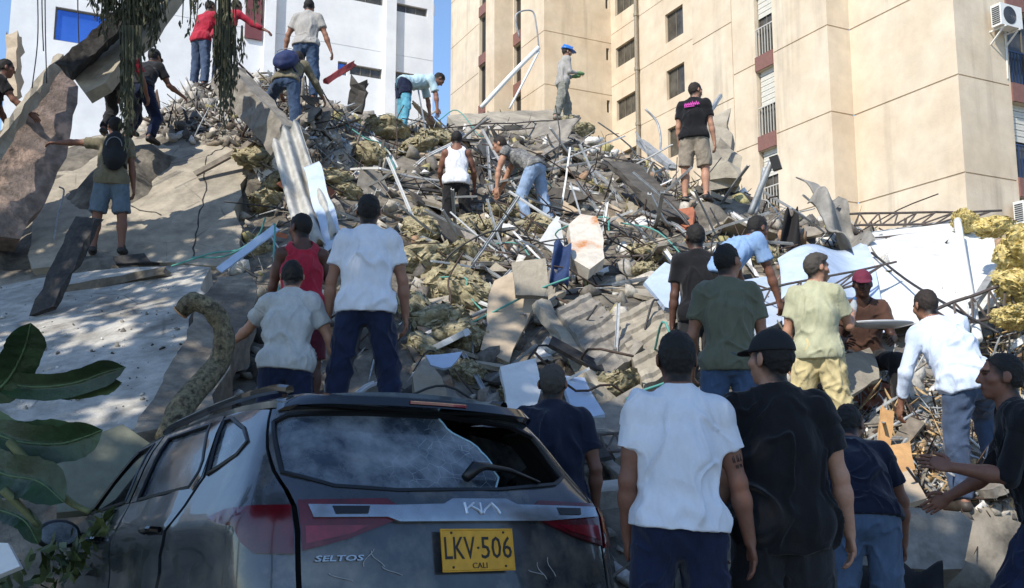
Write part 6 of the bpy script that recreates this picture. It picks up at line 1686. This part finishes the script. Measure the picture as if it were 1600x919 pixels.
PAL = [lin(c) for c in ('#8d877c', '#a39b8e', '#7d776f', '#5d5954', '#b5aea2', '#8d8274', '#c9c5bd', '#6b655e', '#9c8068', '#9d9468', '#4a4744', '#aaa59b', '#d2cfc8')]
def mass(name, n, rmin, rmax, lab, pts=None, pal=PAL, power=2.4, lift=.15, flat=None):
    Vs, Fs, Cs, off = [], [], [], 0
    for k in range(n):
        if pts is None:
            x = RS.uniform(-11, 12); y = RS.uniform(5.6, 26); z = hz(x, y)
            if z < .12: continue
            # skip what the big slabs cover
            pu = project(np.array([x, y, z]))
            if pu[0] < 365 and pu[1] > 195: continue
        else: x, y, z = pts(k)
        r = rmin + (rmax - rmin) * RS.uniform() ** power
        V, F = hulls[RS.randint(24)]; V = V * r
        if flat is not None: V = V * flat
        V = V @ rrot().T + (x, y, z + r * lift)
        Vs.append(V); Fs.append(F + off); off += len(V); c = np.array(pal[RS.randint(len(pal))]) * RS.uniform(.75, 1.2); Cs.append(np.tile(c, (len(V), 1)))
    me = mesh_from(name, np.concatenate(Vs), np.concatenate(Fs), False, cols=np.concatenate(Cs))
    o = link(name, me, m_chunk); tag(o, lab, 'rubble', kind='stuff'); return o
m_chunk = mat('rubble_chunks', '#ffffff', .93, .35, 7, attr=True, bump=.6, bscale=26)
mass('rubble_chunks', 9000, .04, .21, 'broken concrete and plaster lumps covering the heap')
mass('rubble_splinters', 6500, .08, .34, 'thin splinters and strips strewn through the heap', pal=[lin(c) for c in ('#a9adaf', '#7d7468', '#4c3d34', '#c6c7c6', '#35322f', '#8d877c', '#6b6244')], flat=np.array([1.9, .08, .05]), lift=.4)
UL = [(130,128),(240,90),(330,110),(430,60),(540,110),(570,260),(430,340),(385,232),(240,216)]
def ul_pt(k):
    while True:
        u, v = sample(UL); h = hit(u, v)
        if h is not None: return h[0]
mass('rubble_lumps', 1700, .04, .19, 'broken lumps on the upper shoulder of the heap round the climbing men', pts=ul_pt, pal=PAL[:8])
mass('rubble_slivers', 1600, .08, .34, 'slivers and laths on the upper shoulder of the heap', pts=ul_pt, pal=[lin(c) for c in ('#a9adaf', '#7d7468', '#4c3d34', '#35322f', '#8d877c')], flat=np.array([1.9, .10, .05]), lift=.4)
LR = [(1330,600),(1480,560),(1600,540),(1600,810),(1330,810)]
def lr_pt(k):
    while True:
        u, v = sample(LR); h = hit(u, v)
        if h is not None: return h[0]
mass('rubble_scraps', 1500, .025, .12, 'pale sunlit scraps of board and plaster below the man in the dress shirt', pts=lr_pt, pal=[lin(c) for c in ('#c9a878', '#d2cfc8', '#b5aea2', '#8d877c', '#a98e6c', '#5d5954')], flat=np.array([1.3, .9, .3]), lift=.3)
mass('rubble_laths', 1300, .06, .28, 'thin laths and wires below the man in the dress shirt', pts=lr_pt, pal=[lin(c) for c in ('#a9adaf', '#b59a72', '#4c3d34', '#8d877c')], flat=np.array([1.9, .07, .05]), lift=.6)
def s1_pt(k):
    u, v = RS.uniform(0, 330), RS.uniform(430, 640); w_ = W(u, v, 1.0) - CAM
    o_ = bpy.data.objects['fallen_slab']; h_, l_, n_, f_ = o_.ray_cast(Vector(CAM) - o_.location, Vector(nrm(w_)))
    return np.array(l_) + np.array(o_.location) if h_ else np.array([0, 8, 0.3])
mass('rubble_crumbs', 170, .008, .042, 'dark crumbs of rubble lying on the white slab', pts=s1_pt, pal=[lin(c) for c in ('#4a4744', '#6b655e', '#8d877c', '#c9c5bd')], power=3.5, lift=.3)
# ------------------------------------------------------------------ trees, hanging strands, banana plant
m_leaf = mat('tree_leaf', '#3c4a22', .6, .3, 2, '#2c3a1c'); m_trunk = mat('tree_trunk', '#4a4238', .95, .4, 5, '#37312a', 1.0, 14)
m_strand = mat('hanging_strand', '#3f4230', .85, .4, 6, '#565640'); m_banana = mat('banana_leaf', '#182e17', .5, .35, 3, '#24401f', .5, 30)
m_banl = mat('banana_leaf_pale', '#3b5334', .55, .35, 3, '#4b6440', .25, 30); m_stalk = mat('banana_stalk', '#6b6f45', .7, .25, 5, '#555a38')
def leaves(blobs, n, size, rs):
    tot = sum(r[0] * r[1] * r[2] for _, r in blobs); Vs = []
    for c, r in blobs:
        k = int(n * r[0] * r[1] * r[2] / tot); d = rs.normal(size=(k, 3)); d /= np.linalg.norm(d, axis=1, keepdims=True); rad = rs.uniform(.25, 1, k) ** .5
        P = np.asarray(c) + d * rad[:, None] * np.asarray(r); P = P + .5 * np.stack([noise3(P * .8), noise3(P * .8 + 9), noise3(P * .8 + 19)], -1)
        keep = fbm(P * .7, 2) > -.22; P = P[keep]; k = len(P)
        a = rs.normal(size=(k, 3)); a /= np.linalg.norm(a, axis=1, keepdims=True); b = np.cross(a, rs.normal(size=(k, 3))); b /= np.linalg.norm(b, axis=1, keepdims=True); s = size * rs.uniform(.7, 1.3, (k, 1))
        Vs.append(np.stack([P - a * s, P + b * s * .42, P + a * s, P - b * s * .42], 1))
    V = np.concatenate(Vs).reshape(-1, 3); return V, np.arange(len(V)).reshape(-1, 4)
def tree(base, joints, blobs, n, label, seed, size=.19):
    rs = np.random.RandomState(seed); o = empty('tree', base); tag(o, label, 'tree')
    b = MB(); b.tube(spline([np.array(base) - (0, 0, .3), np.array(base) + (.1, .1, 2.5), np.array(joints)], 12), np.linspace(.34, .20, 12), 10); b.build('trunk', m_trunk, o, smooth=True)
    for c, r in blobs:
        m_ = MB(); j = np.array(joints); m_.tube(spline([j, j * .5 + np.array(c) * .5 + rs.uniform(-.5, .5, 3), np.array(c)], 8), np.linspace(.17, .05, 8), 7); m_.build('limb', m_trunk, o, smooth=True)
    V, F = leaves(blobs, n, size, rs); link('crown', mesh_from('crown', V, F), m_leaf, o); return o
def up_sun(gx, gy, h): return (gx - .622 * h * 1.0, gy - .874 * h, h)
tree((-5.5, -3.5, 0), (-5.3, -3.2, 6), [(up_sun(.4, 5.6, 9), (3.4, 3.0, 1.6)), (up_sun(-2.8, 7.9, 9.4), (3.6, 3.4, 1.7)), (up_sun(2.0, 4.6, 8.6), (2.2, 2.6, 1.4)), (up_sun(1.6, 7.6, 9.6), (1.8, 1.6, 1.2)), (up_sun(.2, 9.7, 9.4), (1.9, 1.5, 1.2)), (up_sun(2.4, 8.5, 9.2), (1.1, 1.1, .9))], 19500, 'tree behind the photographer whose shade falls on the car', 1)
tr = tree((-10.2, 5.2, 0), (-9.6, 5.0, 6.5), [(up_sun(-6.5, 9.5, 9.6), (3.6, 3.2, 1.7)), (up_sun(-2.6, 14.2, 9.4), (2.2, 2.2, 1.2)), (up_sun(-.6, 11.0, 9.8), (2.3, 1.9, 1.3)), (up_sun(-4.5, 12.5, 10), (2.0, 2.0, 1.2))], 15000, 'tree beside the wreck trailing dark strands at the top of the view', 2)
br = MB(); br.tube(spline([(-9.6, 5.0, 6.5), (-7.5, 8.5, 8.2), W(170, -140, 11.2), W(360, -110, 11.6)], 14), np.linspace(.2, .06, 14), 8); br.build('limb', m_trunk, tr, smooth=True)
def strands(cu, wid, v0, v1, n, dist, seed, leafy=10, taper=.5):
    rs = np.random.RandomState(seed); V = []; F = []; off = 0
    for k in range(n):
        t = rs.normal() * wid; L = (v1 - v0) * (1 - taper * min(1, abs(t) / (2 * wid))) * rs.uniform(.55, 1.05); d = dist + rs.uniform(-.25, .25); u = cu + t; dx = rs.uniform(-6, 6)
        pts = [W(u, v0, d), W(u + dx * .3, v0 + L * .4, d), W(u + dx * .6 + rs.uniform(-3, 3), v0 + L * .75, d), W(u + dx, v0 + L, d)]; S_ = spline(pts, 9)
        a, f = tube_vf(S_, np.linspace(.012, .005, 9), 4, False); V.append(a); F += [tuple(i + off for i in q) for q in f]; off += len(a)
        for q in range(leafy):
            p = S_[rs.randint(2, 9)] + rs.uniform(-.03, .03, 3); dn = nrm([rs.uniform(-.5, .5), rs.uniform(-.5, .5), -1]); sd = nrm(np.cross(dn, rs.normal(size=3))); s = rs.uniform(.05, .12)
            V.append(np.array([p, p + dn * s * .5 + sd * s * .16, p + dn * s, p + dn * s * .5 - sd * s * .16])); F.append((off, off + 1, off + 2, off + 3)); off += 4
    o = link('hanging_strands', mesh_from('hanging_strands', np.concatenate(V), F), m_strand, tr); o['kind'] = 'stuff'
strands(205, 24, -60, 105, 85, 11.2, 1, 9, .6)
strands(200, 7, 40, 235, 34, 11.0, 2, 12, .3)
strands(240, 10, -60, 75, 40, 11.3, 3, 10); strands(165, 10, -60, 60, 30, 11.3, 4, 8)
strands(350, 7, -40, 175, 30, 12.4, 5, 12, .3); strands(352, 12, 40, 200, 24, 12.3, 6, 12); strands(300, 16, -60, 55, 12, 11.8, 7, 5); strands(400, 14, -60, 60, 12, 11.9, 8, 5)
for (u, v1, wh) in ((65, 60, 'longest straight wire hanging above the loop'), (121, 66, 'thin wire hanging across the blue window'), (58, 118, 'wire bowing towards the picture edge'), (70, 110, 'wire bowing towards the blue window')):
    rod('hanging_wire', [(u, -40, 13), (u + 1, v1 * .5, 13), (u + (3 if u > 60 else -8), v1 + 20, 13)], .008, m_cable, wh + ' before the white building', 'wire', 4, 10, 'wires hanging at the blue window')

plant = empty('banana_plant', W(-20, 860, 4.9)); tag(plant, 'broken banana plant with large dark leaves beside the car', 'plant')
def leaf(pts, wid, m, fold=.25, ragged=.0, seed=0, side=None):
    P = spline([W(*p) for p in pts], 22); T = np.gradient(P, axis=0); T /= np.linalg.norm(T, axis=1, keepdims=True); rs = np.random.RandomState(seed)
    vw = nrm(P.mean(0) - CAM); up = np.array(side) if side is not None else vw; V = []; nW = 9
    for i in range(22):
        t = i / 21; w = wid * min(1, (t * 5) ** .6 + .12) * min(1, ((1 - t) * 4.5) ** .55 + .03); x = nrm(np.cross(T[i], up)); n = np.cross(x, T[i])
        for j in range(nW):
            s = (j / (nW - 1) - .5) * 2; ww = w * (1 + (ragged * rs.uniform(-1, .3) if abs(s) > .9 else 0))
            V.append(P[i] + x * s * ww + n * (-abs(s) * fold * ww + .07 * ww * math.sin(i * 2.3 + 3 * s)))
    V = np.array(V); k = len(V); V = np.vstack([V, V + vw * .003]); F = []
    for i in range(21):
        for j in range(nW - 1):
            a = i * nW + j; F.append((a, a + nW, a + nW + 1, a + 1)); F.append((a + k, a + 1 + k, a + nW + 1 + k, a + nW + k))
    o = link('leaf', mesh_from('leaf', V, F, True), m, plant)
    b = MB(); b.tube(P - vw * .002, np.linspace(.009, .003, 22), 6); b.build('midrib', m_banl, o, smooth=True); return o
leaf([(-20,625,4.7),(15,590,4.7),(38,545,4.65),(48,505,4.6)], .085, m_banana, .2, .05, 1)
leaf([(-20,585,4.8),(40,604,4.7),(110,600,4.6),(165,582,4.55),(196,574,4.5)], .062, m_banana, .55, .10, 2)
leaf([(60,600,4.72),(110,612,4.66),(160,604,4.6),(190,598,4.55)], .04, m_banl, .3, .15, 3)
leaf([(-30,668,4.7),(30,690,4.6),(90,694,4.55),(130,684,4.5),(160,672,4.45)], .085, m_banana, .4, .1, 4)
leaf([(-30,640,4.75),(20,672,4.7),(70,672,4.65),(120,668,4.6)], .05, m_banl, .4, .1, 5)
leaf([(-40,720,4.6),(10,742,4.5),(60,752,4.4),(100,785,4.35)], .095, m_banana, .35, .1, 6)
leaf([(-30,790,4.6),(10,800,4.5),(40,815,4.4),(60,850,4.4)], .05, m_banana, .4, .2, 7)
for p_ in ([(15,690,4.5),(60,740,4.45),(110,785,4.4),(140,800,4.35)], [(5,765,4.4),(30,790,4.4),(60,822,4.4)], [(-20,960,4.6),(-10,800,4.7),(-20,600,4.8)], [(-20,640,4.75),(20,598,4.72)]):
    b = MB(); b.tube(spline([W(*q) for q in p_], 10), np.linspace(.022, .012, 10), 7); b.build('stalk', m_stalk, plant, smooth=True)
rs_ = np.random.RandomState(9); V, F = leaves([((W(60, 800, 5.4)), (.55, .5, .28)), ((W(20, 870, 5.2)), (.5, .4, .3))], 1500, .055, rs_)
sh = link('shrub', mesh_from('shrub', V, F), mat('shrub_leaf', '#2f3d1f', .6, .4, 5, '#56602c'), None); tag(sh, 'small yellow-green shrub crushed under the banana leaves', 'shrub')
